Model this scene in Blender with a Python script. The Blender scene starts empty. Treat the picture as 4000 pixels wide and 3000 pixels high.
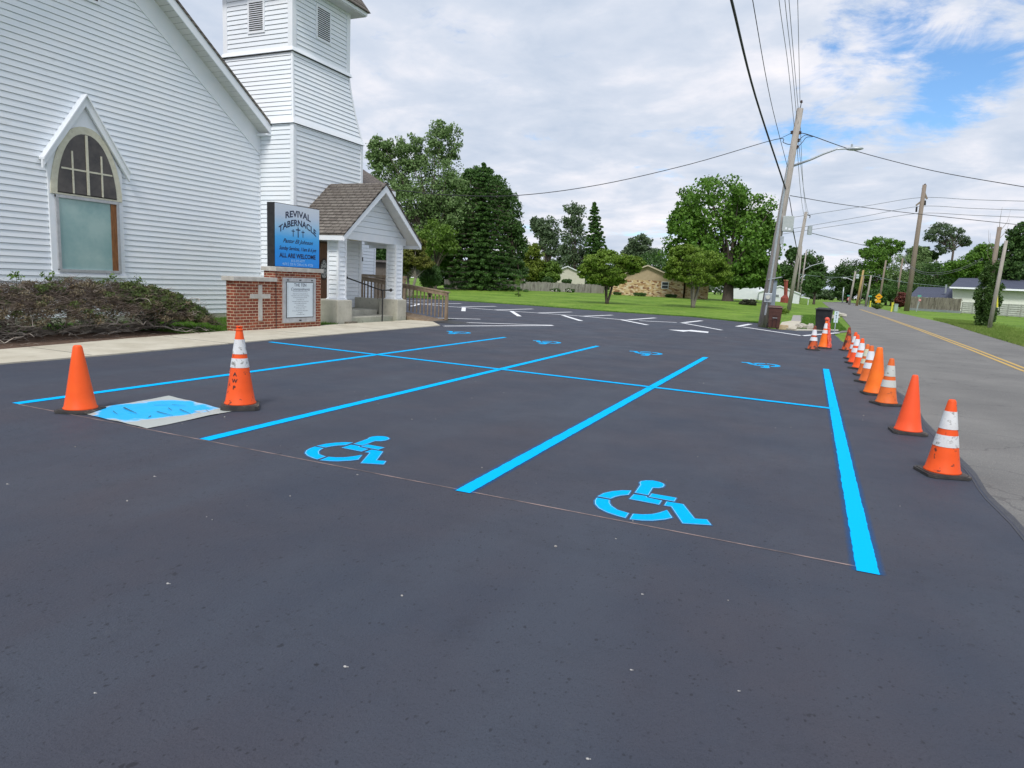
import bpy, math, random
import numpy as np
from mathutils import Vector
R_=math.radians
rnd=random.Random(7)
S=bpy.context.scene; COL=S.collection
# ---------------- camera ----------------
H=1.6; F=2652.0
PITCH,ROLL,YAW=R_(8.56),R_(2.72),R_(23.4)
def camaxes():
    f=np.array([-math.sin(YAW)*math.cos(PITCH),math.cos(YAW)*math.cos(PITCH),-math.sin(PITCH)])
    r=np.array([math.cos(YAW),math.sin(YAW),0.]); u=np.cross(r,f)
    return np.array([math.cos(ROLL)*r+math.sin(ROLL)*u,-math.sin(ROLL)*r+math.cos(ROLL)*u,f])
M=camaxes()
cd=bpy.data.cameras.new('camera'); cam=bpy.data.objects.new('camera',cd); COL.objects.link(cam)
from mathutils import Matrix
mm=Matrix([[M[0][i],M[1][i],-M[2][i]] for i in range(3)]).to_4x4(); mm.translation=Vector((0,0,H)); cam.matrix_world=mm
cd.sensor_width=36; cd.lens=36*F/4000; cd.clip_end=3000; cd.clip_start=.05
S.camera=cam
# ---------------- world, sun, exposure ----------------
SUN_EL,SUN_AZ=R_(52),R_(166)      # azimuth: direction the light comes from, clockwise from +Y
S.view_settings.view_transform='Standard'; S.view_settings.look='None'; S.view_settings.exposure=0.46; S.view_settings.gamma=1
W=bpy.data.worlds.new('World'); S.world=W; W.use_nodes=True
def world():
    nt=W.node_tree; nt.nodes.clear(); N=nt.nodes.new; L=nt.links.new
    out=N('ShaderNodeOutputWorld'); sky=N('ShaderNodeTexSky'); sky.sky_type='NISHITA'; sky.sun_disc=False
    sky.sun_elevation=SUN_EL; sky.sun_rotation=SUN_AZ; sky.air_density=1.0; sky.dust_density=.6; sky.ozone_density=2.5
    bg1=N('ShaderNodeBackground'); bg1.inputs[1].default_value=.10; tn=N('ShaderNodeMixRGB'); tn.blend_type='MULTIPLY'; tn.inputs[0].default_value=1; L(sky.outputs[0],tn.inputs[1]); tn.inputs[2].default_value=(.88,1.12,1.3,1); L(tn.outputs[0],bg1.inputs[0])
    tc=N('ShaderNodeTexCoord'); sep=N('ShaderNodeSeparateXYZ'); L(tc.outputs['Generated'],sep.inputs[0])
    def m(op,a,b=None,c=None,clamp=False):
        n=N('ShaderNodeMath'); n.operation=op; n.use_clamp=clamp
        for i,v in enumerate((a,b,c)):
            if v is None: continue
            if isinstance(v,(int,float)): n.inputs[i].default_value=v
            else: L(v,n.inputs[i])
        return n.outputs[0]
    zc=m('MAXIMUM',sep.outputs[2],0.0); den=m('ADD',zc,.16)
    cx=m('DIVIDE',sep.outputs[0],den); cy=m('DIVIDE',sep.outputs[1],den)
    cb=N('ShaderNodeCombineXYZ'); L(cx,cb.inputs[0]); L(cy,cb.inputs[1])
    def noise(scale,det,rough,off,dist=0.0,vec=None):
        mp=N('ShaderNodeMapping'); mp.inputs['Location'].default_value=off; L(vec or cb.outputs[0],mp.inputs[0])
        n=N('ShaderNodeTexNoise'); n.inputs['Scale'].default_value=scale; n.inputs['Detail'].default_value=det; n.inputs['Roughness'].default_value=rough; n.inputs['Distortion'].default_value=dist
        L(mp.outputs[0],n.inputs['Vector']); return n.outputs['Fac']
    n1=noise(1.5,9,.60,(3.1,1.7,.4),.25); n2=noise(3.6,9,.66,(1.3,5.2,2.),.5); n3=noise(.55,3,.5,(7.,2.,1.))
    # openings: directions in which the cover breaks up
    def gap(px,py,k,w):
        d=M.T@np.array([(px-2000)/F,(1500-py)/F,1.]); d/=np.linalg.norm(d)
        vd=N('ShaderNodeVectorMath'); vd.operation='DOT_PRODUCT'; L(tc.outputs['Generated'],vd.inputs[0]); vd.inputs[1].default_value=tuple(d)
        return m('MULTIPLY',m('SUBTRACT',vd.outputs['Value'],1-w,None),k/w,None)
    g=None
    for a in ((3990,100,.088,.012),(3600,310,.085,.0045),(3350,60,.06,.003),(3780,190,.05,.006),(2640,650,.075,.003),(3220,330,.06,.0022),(3130,600,.06,.0025),(3860,330,.03,.003)):
        q=m('MAXIMUM',gap(*a),0.0); g=q if g is None else m('ADD',g,q)
    s=m('ADD',m('MULTIPLY',n1,.55),m('MULTIPLY',n2,.45)); s=m('SUBTRACT',m('ADD',s,.065),g)
    cov=N('ShaderNodeMapRange'); cov.inputs['From Min'].default_value=.36; cov.inputs['From Max'].default_value=.50; cov.interpolation_type='SMOOTHSTEP'; L(s,cov.inputs[0])
    ramp=N('ShaderNodeValToRGB'); e=ramp.color_ramp; e.elements[0].position=.33; e.elements[0].color=(.38,.45,.56,1)
    e.elements[1].position=.64; e.elements[1].color=(.76,.735,.76,1)
    k=e.elements.new(.48); k.color=(.51,.555,.64,1)
    n4=noise(2.3,8,.55,(9.2,4.1,.7),.35); n5=noise(6.5,6,.6,(2.2,1.1,.7),.2)
    t=m('ADD',m('ADD',m('MULTIPLY',n4,.55),m('MULTIPLY',n5,.17)),m('MULTIPLY',n3,.28)); L(t,ramp.inputs[0])
    bg2=N('ShaderNodeBackground'); bg2.inputs[1].default_value=1.0; L(ramp.outputs[0],bg2.inputs[0])
    mx=N('ShaderNodeMixShader'); L(cov.outputs[0],mx.inputs[0]); L(bg1.outputs[0],mx.inputs[1]); L(bg2.outputs[0],mx.inputs[2]); L(mx.outputs[0],out.inputs[0])
world()
sd=bpy.data.lights.new('sun','SUN'); sd.energy=1.9; sd.angle=R_(14); sd.color=(1,.96,.90)
so=bpy.data.objects.new('sun',sd); COL.objects.link(so)
sv=Vector((math.sin(SUN_AZ)*math.cos(SUN_EL),math.cos(SUN_AZ)*math.cos(SUN_EL),math.sin(SUN_EL)))
so.rotation_euler=sv.to_track_quat('Z','Y').to_euler(); so.location=(0,-20,40)
# ---------------- layout helpers (pixel of the photo -> point of the place) ----------------
def ray(x,y): return M.T@np.array([(x-2000)/F,(1500-y)/F,1.])
def G(x,y,z=0.):
    d=ray(x,y); t=(z-H)/d[2]; return Vector((d[0]*t,d[1]*t,z))
def PX(x,y,X): d=ray(x,y); t=X/d[0]; return Vector((X,d[1]*t,H+d[2]*t))
def PY(x,y,Y): d=ray(x,y); t=Y/d[1]; return Vector((d[0]*t,Y,H+d[2]*t))
def P(x,y,dep): d=ray(x,y)*dep; return Vector((d[0],d[1],H+d[2]))
def depth(v): return float(M[2]@np.array([v[0],v[1],v[2]-H]))
# ---------------- material helpers ----------------
def mat(name,col=(.5,.5,.5),rough=.7,col2=None,scale=5,det=4,nrough=.6,lo=.35,hi=.65,bump=0,bscale=None,metal=0,spec=.4,stretch=None,trans=0,third=None):
    m=bpy.data.materials.new(name); m.use_nodes=True; nt=m.node_tree; b=nt.nodes['Principled BSDF']; N=nt.nodes.new; L=nt.links.new
    b.inputs['Base Color'].default_value=(*col,1); b.inputs['Roughness'].default_value=rough; b.inputs['Metallic'].default_value=metal; b.inputs['Specular IOR Level'].default_value=spec
    tc=N('ShaderNodeTexCoord'); mp=N('ShaderNodeMapping'); L(tc.outputs['Object'],mp.inputs[0])
    if stretch: mp.inputs['Scale'].default_value=stretch
    last=None
    if col2:
        n=N('ShaderNodeTexNoise'); n.inputs['Scale'].default_value=scale; n.inputs['Detail'].default_value=det; n.inputs['Roughness'].default_value=nrough; L(mp.outputs[0],n.inputs[0])
        r=N('ShaderNodeValToRGB'); r.color_ramp.elements[0].position=lo; r.color_ramp.elements[1].position=hi
        r.color_ramp.elements[0].color=(*col,1); r.color_ramp.elements[1].color=(*col2,1); L(n.outputs['Fac'],r.inputs[0]); last=r.outputs[0]
        if third:
            c3,s3,a,bb=third
            n3=N('ShaderNodeTexNoise'); n3.inputs['Scale'].default_value=s3; n3.inputs['Detail'].default_value=6; n3.inputs['Roughness'].default_value=.65; L(mp.outputs[0],n3.inputs[0])
            mr=N('ShaderNodeMapRange'); mr.inputs['From Min'].default_value=a; mr.inputs['From Max'].default_value=bb; L(n3.outputs['Fac'],mr.inputs[0])
            mx=N('ShaderNodeMixRGB'); L(mr.outputs[0],mx.inputs[0]); L(last,mx.inputs[1]); mx.inputs[2].default_value=(*c3,1); last=mx.outputs[0]
        L(last,b.inputs['Base Color'])
    if bump:
        n2=N('ShaderNodeTexNoise'); n2.inputs['Scale'].default_value=bscale or scale*6; n2.inputs['Detail'].default_value=5; L(mp.outputs[0],n2.inputs[0])
        bp=N('ShaderNodeBump'); bp.inputs['Strength'].default_value=bump; bp.inputs['Distance'].default_value=.02; L(n2.outputs['Fac'],bp.inputs['Height']); L(bp.outputs[0],b.inputs['Normal'])
    if trans:
        o=[x for x in nt.nodes if x.type=='OUTPUT_MATERIAL'][0]; t=N('ShaderNodeBsdfTranslucent'); mxs=N('ShaderNodeMixShader'); mxs.inputs[0].default_value=trans
        if last: L(last,t.inputs[0])
        else: t.inputs[0].default_value=(*col,1)
        L(b.outputs[0],mxs.inputs[1]); L(t.outputs[0],mxs.inputs[2]); L(mxs.outputs[0],o.inputs[0])
    return m
# ---------------- mesh helpers ----------------
class MB:
    def __init__(s): s.v=[]; s.f=[]
    def add(s,vs,fs):
        b=len(s.v); s.v+= [tuple(v) for v in vs]; s.f+=[tuple(i+b for i in f) for f in fs]; return s
    def quad(s,*p): return s.add(p,[tuple(range(len(p)))])
    def box(s,x0,x1,y0,y1,z0,z1):
        return s.add([(x0,y0,z0),(x1,y0,z0),(x1,y1,z0),(x0,y1,z0),(x0,y0,z1),(x1,y0,z1),(x1,y1,z1),(x0,y1,z1)],[(0,3,2,1),(4,5,6,7),(0,1,5,4),(1,2,6,5),(2,3,7,6),(3,0,4,7)])
    def hexa(s,bot,top):  # 4 bottom, 4 top points
        return s.add(list(bot)+list(top),[(0,3,2,1),(4,5,6,7),(0,1,5,4),(1,2,6,5),(2,3,7,6),(3,0,4,7)])
    def prism(s,poly,d):  # poly 3D pts, extrude by vector d
        n=len(poly); d=Vector(d); a=[Vector(p) for p in poly]
        return s.add(a+[p+d for p in a],[tuple(range(n-1,-1,-1)),tuple(range(n,2*n))]+[(i,(i+1)%n,(i+1)%n+n,i+n) for i in range(n)])
    def beam(s,a,b,w,h,up=(0,0,1)):
        a=Vector(a); b=Vector(b); d=(b-a).normalized(); x=d.cross(Vector(up)).normalized(); u=x.cross(d)
        c=lambda p:[p-x*w/2-u*h/2,p+x*w/2-u*h/2,p+x*w/2+u*h/2,p-x*w/2+u*h/2]
        return s.hexa(c(a),c(b))
    def tube(s,pts,rs,n=8,cap=True):
        pts=[Vector(p) for p in pts]
        if not isinstance(rs,(list,tuple)): rs=[rs]*len(pts)
        b=len(s.v); 
        for i,p in enumerate(pts):
            d=(pts[min(i+1,len(pts)-1)]-pts[max(i-1,0)]).normalized()
            a=d.cross(Vector((0,0,1)) if abs(d.z)<.95 else Vector((1,0,0))).normalized(); c=d.cross(a)
            for k in range(n):
                t=2*math.pi*k/n; s.v.append(tuple(p+a*math.cos(t)*rs[i]+c*math.sin(t)*rs[i]))
        for i in range(len(pts)-1):
            for k in range(n): s.f.append((b+i*n+k,b+i*n+(k+1)%n,b+(i+1)*n+(k+1)%n,b+(i+1)*n+k))
        if cap: s.f.append(tuple(b+k for k in range(n-1,-1,-1))); s.f.append(tuple(b+(len(pts)-1)*n+k for k in range(n)))
        return s
    def lathe(s,prof,n=24,c=(0,0,0),sq=None):
        b=len(s.v); c=Vector(c)
        for r,z in prof:
            for k in range(n):
                t=2*math.pi*(k+.5)/n; s.v.append((c.x+r*math.cos(t),c.y+r*math.sin(t),c.z+z))
        for i in range(len(prof)-1):
            for k in range(n): s.f.append((b+i*n+k,b+i*n+(k+1)%n,b+(i+1)*n+(k+1)%n,b+(i+1)*n+k))
        s.f.append(tuple(b+k for k in range(n-1,-1,-1))); s.f.append(tuple(b+(len(prof)-1)*n+k for k in range(n))); return s
    def sphere(s,c,r,n=10,m=6,sc=(1,1,1)):
        c=Vector(c); b=len(s.v); s.v.append((c.x,c.y,c.z-r*sc[2]))
        for j in range(1,m):
            ph=-math.pi/2+math.pi*j/m
            for k in range(n):
                t=2*math.pi*k/n; s.v.append((c.x+r*sc[0]*math.cos(ph)*math.cos(t),c.y+r*sc[1]*math.cos(ph)*math.sin(t),c.z+r*sc[2]*math.sin(ph)))
        s.v.append((c.x,c.y,c.z+r*sc[2])); e=len(s.v)-1
        for k in range(n): s.f.append((b,b+1+(k+1)%n,b+1+k)); s.f.append((e,e-n+k,e-n+(k+1)%n))
        for j in range(m-2):
            for k in range(n): a=b+1+j*n; s.f.append((a+k,a+(k+1)%n,a+n+(k+1)%n,a+n+k))
        return s
    def build(s,name,m,parent=None,origin=None,smooth=False,bevel=0):
        me=bpy.data.meshes.new(name)
        if parent is not None:
            o0=Vector((0,0,0)); q=parent
            while q is not None: o0+=Vector(q.location); q=q.parent
        elif origin is not None: o0=Vector(origin)
        else:
            a=np.array(s.v); o0=Vector((a[:,0].mean(),a[:,1].mean(),a[:,2].min()))
        me.from_pydata([(v[0]-o0.x,v[1]-o0.y,v[2]-o0.z) for v in s.v],[],s.f); me.update()
        me.materials.append(m); o=bpy.data.objects.new(name,me); COL.objects.link(o)
        if parent is not None: o.parent=parent
        else: o.location=o0
        if smooth: me.polygons.foreach_set('use_smooth',[True]*len(me.polygons))
        if bevel:
            bm=o.modifiers.new('bevel','BEVEL'); bm.width=bevel; bm.segments=2; bm.limit_method='ANGLE'
        return o
def tag(o,label=None,cat=None,group=None,kind=None):
    for k,v in (('label',label),('category',cat),('group',group),('kind',kind)):
        if v: o[k]=v
    return o
def empty(name,loc,label,cat,group=None,rz=0):
    o=bpy.data.objects.new(name,None); COL.objects.link(o); o.location=loc; o.rotation_euler[2]=rz; o.empty_display_size=.2
    return tag(o,label,cat,group)
def struct(o): o['kind']='structure'; return o
def kids(o): return [c for c in bpy.data.objects if c.parent==o]
def copy_tree(o,parent=None):
    c=o.copy(); COL.objects.link(c); c.parent=parent
    for k in kids(o): copy_tree(k,c)
    return c
def text_geo(s,size,bold=0,shear=0,align='CENTER',spacing=1.0):
    cu=bpy.data.curves.new('t','FONT'); cu.body=s; cu.size=size; cu.align_x=align; cu.align_y='CENTER'; cu.offset=bold; cu.shear=shear; cu.space_character=spacing; cu.resolution_u=3
    o=bpy.data.objects.new('t',cu); COL.objects.link(o); bpy.context.view_layer.update()
    me=bpy.data.meshes.new_from_object(o.evaluated_get(bpy.context.evaluated_depsgraph_get()))
    v=[(p.co.x,p.co.y) for p in me.vertices]; f=[tuple(q.vertices) for q in me.polygons]
    bpy.data.objects.remove(o); bpy.data.curves.remove(cu); bpy.data.meshes.remove(me)
    return v,f
def put_text(mb,s,size,fn,**k):
    wd=k.pop('width',None); v,f=text_geo(s,size,**k)
    if not v: return
    if wd:
        w=max(p[0] for p in v)-min(p[0] for p in v); v=[(x*wd/w,y) for x,y in v]
    mb.add([fn(x,y) for x,y in v],f)
# ================= MATERIALS =================
def asphalt_mat():
    m=bpy.data.materials.new('sealed_asphalt'); m.use_nodes=True; nt=m.node_tree; b=nt.nodes['Principled BSDF']; N=nt.nodes.new; L=nt.links.new
    tc=N('ShaderNodeTexCoord')
    def noise(sc,det=5,ro=.6,st=None):
        mp=N('ShaderNodeMapping'); L(tc.outputs['Object'],mp.inputs[0])
        if st: mp.inputs['Scale'].default_value=st
        n=N('ShaderNodeTexNoise'); n.inputs['Scale'].default_value=sc; n.inputs['Detail'].default_value=det; n.inputs['Roughness'].default_value=ro; L(mp.outputs[0],n.inputs[0]); return n.outputs['Fac']
    def mr(x,a,b_,c=0,d=1):
        n=N('ShaderNodeMapRange'); n.inputs[1].default_value=a; n.inputs[2].default_value=b_; n.inputs[3].default_value=c; n.inputs[4].default_value=d; L(x,n.inputs[0]); return n.outputs[0]
    def mix(f,a,c,mode='MIX'):
        n=N('ShaderNodeMixRGB'); n.blend_type=mode
        for i,v in ((0,f),(1,a),(2,c)):
            if isinstance(v,(int,float)): n.inputs[i].default_value=v
            elif isinstance(v,tuple): n.inputs[i].default_value=(*v,1)
            else: L(v,n.inputs[i])
        return n.outputs[0]
    def pits(sc,rad,lo,hi):      # irregular open pores of the sealer, only where the mask noise allows
        mp=N('ShaderNodeMapping'); L(tc.outputs['Object'],mp.inputs[0]); mp.inputs['Scale'].default_value=(1,.75,1)
        nn_=N('ShaderNodeTexNoise'); nn_.inputs['Scale'].default_value=sc*2.2; nn_.inputs['Detail'].default_value=3; L(mp.outputs[0],nn_.inputs[0])
        ad=N('ShaderNodeVectorMath'); ad.operation='MULTIPLY_ADD'; L(nn_.outputs['Color'],ad.inputs[0]); ad.inputs[1].default_value=(.5/sc,)*3; L(mp.outputs[0],ad.inputs[2])
        v=N('ShaderNodeTexVoronoi'); v.inputs['Scale'].default_value=sc; L(ad.outputs[0],v.inputs['Vector'])
        q=N('ShaderNodeMath'); q.operation='MULTIPLY'; L(mr(v.outputs['Distance'],rad,rad*.7),q.inputs[0]); L(mr(noise(sc*.33,3,.6),lo,hi),q.inputs[1]); return q.outputs[0]
    c=mix(mr(noise(.55,6,.6),.36,.64),(.062,.071,.100),(.085,.079,.098))
    c=mix(mr(noise(.9,4,.55,(1,.22,1)),.48,.70),c,(.084,.094,.122))
    c=mix(mr(noise(1.1,6,.7,(.35,1.6,1)),.55,.72,0,.5),c,(.058,.062,.082))
    c=mix(mr(noise(3.2,7,.75),.56,.70,0,.45),c,(.050,.053,.070))
    c=mix(mr(noise(6.5,6,.8,(1,.6,1)),.60,.72,0,.5),c,(.100,.104,.122))
    c=mix(mr(noise(210,2,.6),.58,.72,0,.45),c,(.15,.15,.165))
    c=mix(mr(noise(120,2,.6),.56,.66,0,.45),c,(.032,.033,.042))
    for a_ in ((4.2,.07,.54,.60),(9,.12,.53,.60),(19,.19,.52,.60),(38,.26,.50,.60)):
        pm=N('ShaderNodeMath'); pm.operation='MULTIPLY'; L(pits(*a_),pm.inputs[0]); pm.inputs[1].default_value=.55; c=mix(pm.outputs[0],c,(.012,.012,.016))
    c=mix(1.0,c,(.67,.71,.75),'MULTIPLY')
    L(c,b.inputs['Base Color'])
    L(mr(noise(1.2,4),.3,.7,.62,.82),b.inputs['Roughness']); b.inputs['Specular IOR Level'].default_value=.35
    h=mix(.5,noise(70,6,.7),noise(24,5,.7)); bp=N('ShaderNodeBump'); bp.inputs['Strength'].default_value=.8; bp.inputs['Distance'].default_value=.016; L(h,bp.inputs['Height']); L(bp.outputs[0],b.inputs['Normal'])
    return m
M_ASPH=asphalt_mat()
M_ROAD=mat('old_road',(.150,.147,.142),.9,(.205,.20,.19),.5,5,.6,.35,.65,bump=.6,bscale=60,third=((.11,.108,.11),55,.56,.66))
def road_grain(m):
    nt=m.node_tree; b=nt.nodes['Principled BSDF']; src=b.inputs['Base Color'].links[0].from_socket; N=nt.nodes.new; L=nt.links.new
    tc=N('ShaderNodeTexCoord'); n=N('ShaderNodeTexVoronoi'); n.inputs['Scale'].default_value=48; L(tc.outputs['Object'],n.inputs['Vector'])
    r=N('ShaderNodeMapRange'); r.inputs[1].default_value=.25; r.inputs[2].default_value=.05; L(n.outputs['Distance'],r.inputs[0])
    mx=N('ShaderNodeMixRGB'); L(r.outputs[0],mx.inputs[0]); L(src,mx.inputs[1]); mx.inputs[2].default_value=(.33,.31,.28,1)
    # cracks
    v=N('ShaderNodeTexVoronoi'); v.feature='DISTANCE_TO_EDGE'; v.inputs['Scale'].default_value=.45; n2=N('ShaderNodeTexNoise'); n2.inputs['Scale'].default_value=2; n2.inputs['Detail'].default_value=5; L(tc.outputs['Object'],n2.inputs[0])
    ad=N('ShaderNodeMixRGB'); ad.blend_type='ADD'; ad.inputs[0].default_value=.8; L(tc.outputs['Object'],ad.inputs[1]); L(n2.outputs['Color'],ad.inputs[2]); L(ad.outputs[0],v.inputs['Vector'])
    r2=N('ShaderNodeMapRange'); r2.inputs[1].default_value=.006; r2.inputs[2].default_value=.003; r2.inputs[4].default_value=.5; L(v.outputs['Distance'],r2.inputs[0])
    mx2=N('ShaderNodeMixRGB'); L(r2.outputs[0],mx2.inputs[0]); L(mx.outputs[0],mx2.inputs[1]); mx2.inputs[2].default_value=(.075,.073,.075,1); L(mx2.outputs[0],b.inputs['Base Color'])
road_grain(M_ROAD)
M_GRASS=mat('lawn_grass',(.070,.160,.014),.9,(.17,.285,.036),.22,10,.75,.38,.62,bump=1.0,bscale=22,third=((.26,.31,.08),2.6,.50,.72),spec=.15)
M_VERGE=mat('verge_grass',(.12,.19,.04),.9,(.20,.26,.075),1.2,8,.7,.3,.7,bump=1,bscale=25,third=((.25,.23,.10),2.5,.58,.72),spec=.15)
M_BLADE=mat('grass_blades',(.07,.17,.02),.7,(.15,.27,.05),3,3,.6,trans=.3,spec=.2)
M_SOIL=mat('mulch_soil',(.075,.045,.032),.95,(.17,.11,.075),14,6,.7,bump=1,bscale=60,third=((.30,.24,.17),40,.64,.72))
M_WALK=mat('walk_concrete',(.46,.42,.33),.9,(.58,.54,.44),1.6,7,.65,bump=.3,bscale=90,third=((.33,.30,.24),4,.60,.75))
M_CONC=mat('pale_concrete',(.40,.385,.32),.9,(.55,.53,.45),2.5,7,.65,bump=.3,bscale=80,third=((.26,.25,.21),5,.58,.75))
M_PATH=mat('grey_path',(.27,.26,.25),.9,(.38,.36,.33),3,6,.6,bump=.3)
M_CAP=mat('stone_cap',(.42,.40,.36),.85,(.55,.53,.49),5,6,.6,bump=.2,third=((.28,.27,.25),6,.6,.75))
M_WHITE=mat('white_trim',(.82,.86,.91),.45,(.87,.89,.93),3,4,.6,spec=.4)
M_SIDE=mat('white_siding',(.82,.87,.93),.5,(.87,.90,.94),.9,5,.6,spec=.35,stretch=(1,1,2.2),third=((.66,.69,.70),1.7,.60,.85))
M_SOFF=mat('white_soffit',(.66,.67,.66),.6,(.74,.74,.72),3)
M_CREAM=mat('cream_window_frame',(.56,.54,.42),.6,(.66,.64,.52),9,5,third=((.35,.32,.24),20,.62,.72))
M_DKGLASS=mat('dark_glass',(.018,.016,.014),.12,(.07,.06,.05),3,3,spec=.6)
M_FROST=mat('frosted_glass',(.27,.43,.43),.18,(.40,.55,.53),1.3,4,.6,spec=.5,bump=.1,bscale=120)
M_ALU=mat('aluminium',(.42,.43,.45),.45,(.52,.53,.55),8,3,metal=.3)
M_RUSTWOOD=mat('stained_wood',(.30,.13,.045),.6,(.16,.06,.02),10,5,stretch=(3,3,.5))
M_DOOR=mat('oak_door',(.17,.075,.028),.45,(.10,.042,.016),9,5,stretch=(3,3,.4))
M_BLACK=mat('black_paint',(.018,.018,.02),.5,(.03,.03,.032),10)
M_DK=mat('dark_gap_and_shade',(.03,.03,.032),.8)
M_TIMBER=mat('weathered_timber',(.21,.15,.10),.8,(.33,.255,.18),6,6,stretch=(1,1,.6),bump=.3,third=((.14,.085,.05),5,.58,.75))
M_POLE=mat('grey_pole_wood',(.30,.27,.24),.85,(.40,.37,.34),5,6,stretch=(3,3,.3),bump=.4,third=((.17,.15,.13),9,.58,.72))
M_POLE2=mat('brown_pole_wood',(.20,.16,.13),.85,(.28,.23,.19),5,6,stretch=(3,3,.3),bump=.4)
M_GALV=mat('galvanised_steel',(.38,.42,.45),.4,(.48,.52,.55),8,3,metal=.4)
M_BARK=mat('bark',(.055,.042,.034),.9,(.10,.08,.065),6,6,stretch=(2,2,.5),bump=.5)
M_BARK2=mat('grey_bark',(.15,.135,.115),.9,(.24,.215,.18),6,6,stretch=(2,2,.5),bump=.5)
def leafm(n,a,b,sc=.9): return mat(n,a,.55,b,sc,5,.7,.35,.65,trans=.22,spec=.3)
L_MAPLE=leafm('maple_leaf',(.065,.16,.018),(.14,.27,.036))
L_POP=leafm('poplar_leaf',(.10,.18,.05),(.22,.32,.13))
L_PINE=leafm('pine_needle',(.045,.11,.024),(.10,.20,.045),.5)
L_DARK=leafm('dark_leaf',(.04,.095,.022),(.08,.155,.038))
L_YEL=leafm('yellow_green_leaf',(.13,.19,.022),(.20,.27,.04))
L_ORN=leafm('ornamental_leaf',(.11,.20,.022),(.20,.30,.04))
L_OLIVE=leafm('olive_leaf',(.10,.125,.018),(.17,.18,.035))
L_LIGHT=leafm('light_leaf',(.09,.17,.02),(.15,.25,.04))
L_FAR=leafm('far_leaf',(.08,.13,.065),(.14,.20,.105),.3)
L_IVY=leafm('ivy_leaf',(.04,.095,.02),(.09,.16,.035),4)
M_BLUE=mat('blue_paint',(.0,.46,.95),.8,(.0,.40,.84),60,4,spec=.04,bump=.5,bscale=90,third=((.01,.20,.42),34,.66,.74))
M_WPAINT=mat('white_road_paint',(.84,.85,.88),.6,(.76,.77,.80),2,5,third=((.35,.35,.38),12,.66,.75))
M_YEL=mat('yellow_road_paint',(.58,.37,.08),.7,(.50,.33,.10),4,5,third=((.25,.22,.16),14,.60,.75))
# blue line with oversprayed edges (local x is across the line)
def line_mat(name,half,col):
    m=bpy.data.materials.new(name); m.use_nodes=True; nt=m.node_tree; b=nt.nodes['Principled BSDF']; N=nt.nodes.new; L=nt.links.new; o=[x for x in nt.nodes if x.type=='OUTPUT_MATERIAL'][0]
    tc=N('ShaderNodeTexCoord'); sp=N('ShaderNodeSeparateXYZ'); L(tc.outputs['Object'],sp.inputs[0])
    n=N('ShaderNodeTexNoise'); n.inputs['Scale'].default_value=9; n.inputs['Detail'].default_value=6; L(tc.outputs['Object'],n.inputs[0])
    def mth(op,a,c):
        q=N('ShaderNodeMath'); q.operation=op
        for i,v in ((0,a),(1,c)):
            if v is None: continue
            if isinstance(v,(int,float)): q.inputs[i].default_value=v
            else: L(v,q.inputs[i])
        return q.outputs[0]
    d=mth('ADD',mth('ABSOLUTE',sp.outputs[0],None),mth('MULTIPLY',mth('SUBTRACT',n.outputs['Fac'],.5),.022))
    core=N('ShaderNodeMapRange'); core.inputs[1].default_value=half+.003; core.inputs[2].default_value=half-.003; L(d,core.inputs[0])
    halo=N('ShaderNodeMapRange'); halo.inputs[1].default_value=half+.04; halo.inputs[2].default_value=half; halo.inputs[4].default_value=.42; L(d,halo.inputs[0])
    cm=N('ShaderNodeMixRGB'); L(core.outputs[0],cm.inputs[0]); cm.inputs[1].default_value=(.0,col[1]*.30,col[2]*.45,1); cm.inputs[2].default_value=(*col,1); L(cm.outputs[0],b.inputs['Base Color'])
    b.inputs['Roughness'].default_value=.85; b.inputs['Specular IOR Level'].default_value=.05
    a=mth('MAXIMUM',core.outputs[0],halo.outputs[0]); t=N('ShaderNodeBsdfTransparent'); mx=N('ShaderNodeMixShader'); L(a,mx.inputs[0]); L(t.outputs[0],mx.inputs[1]); L(b.outputs[0],mx.inputs[2]); L(mx.outputs[0],o.inputs[0])
    return m
M_BLINE=line_mat('blue_line_paint',.062,(.0,.46,.95))
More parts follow.
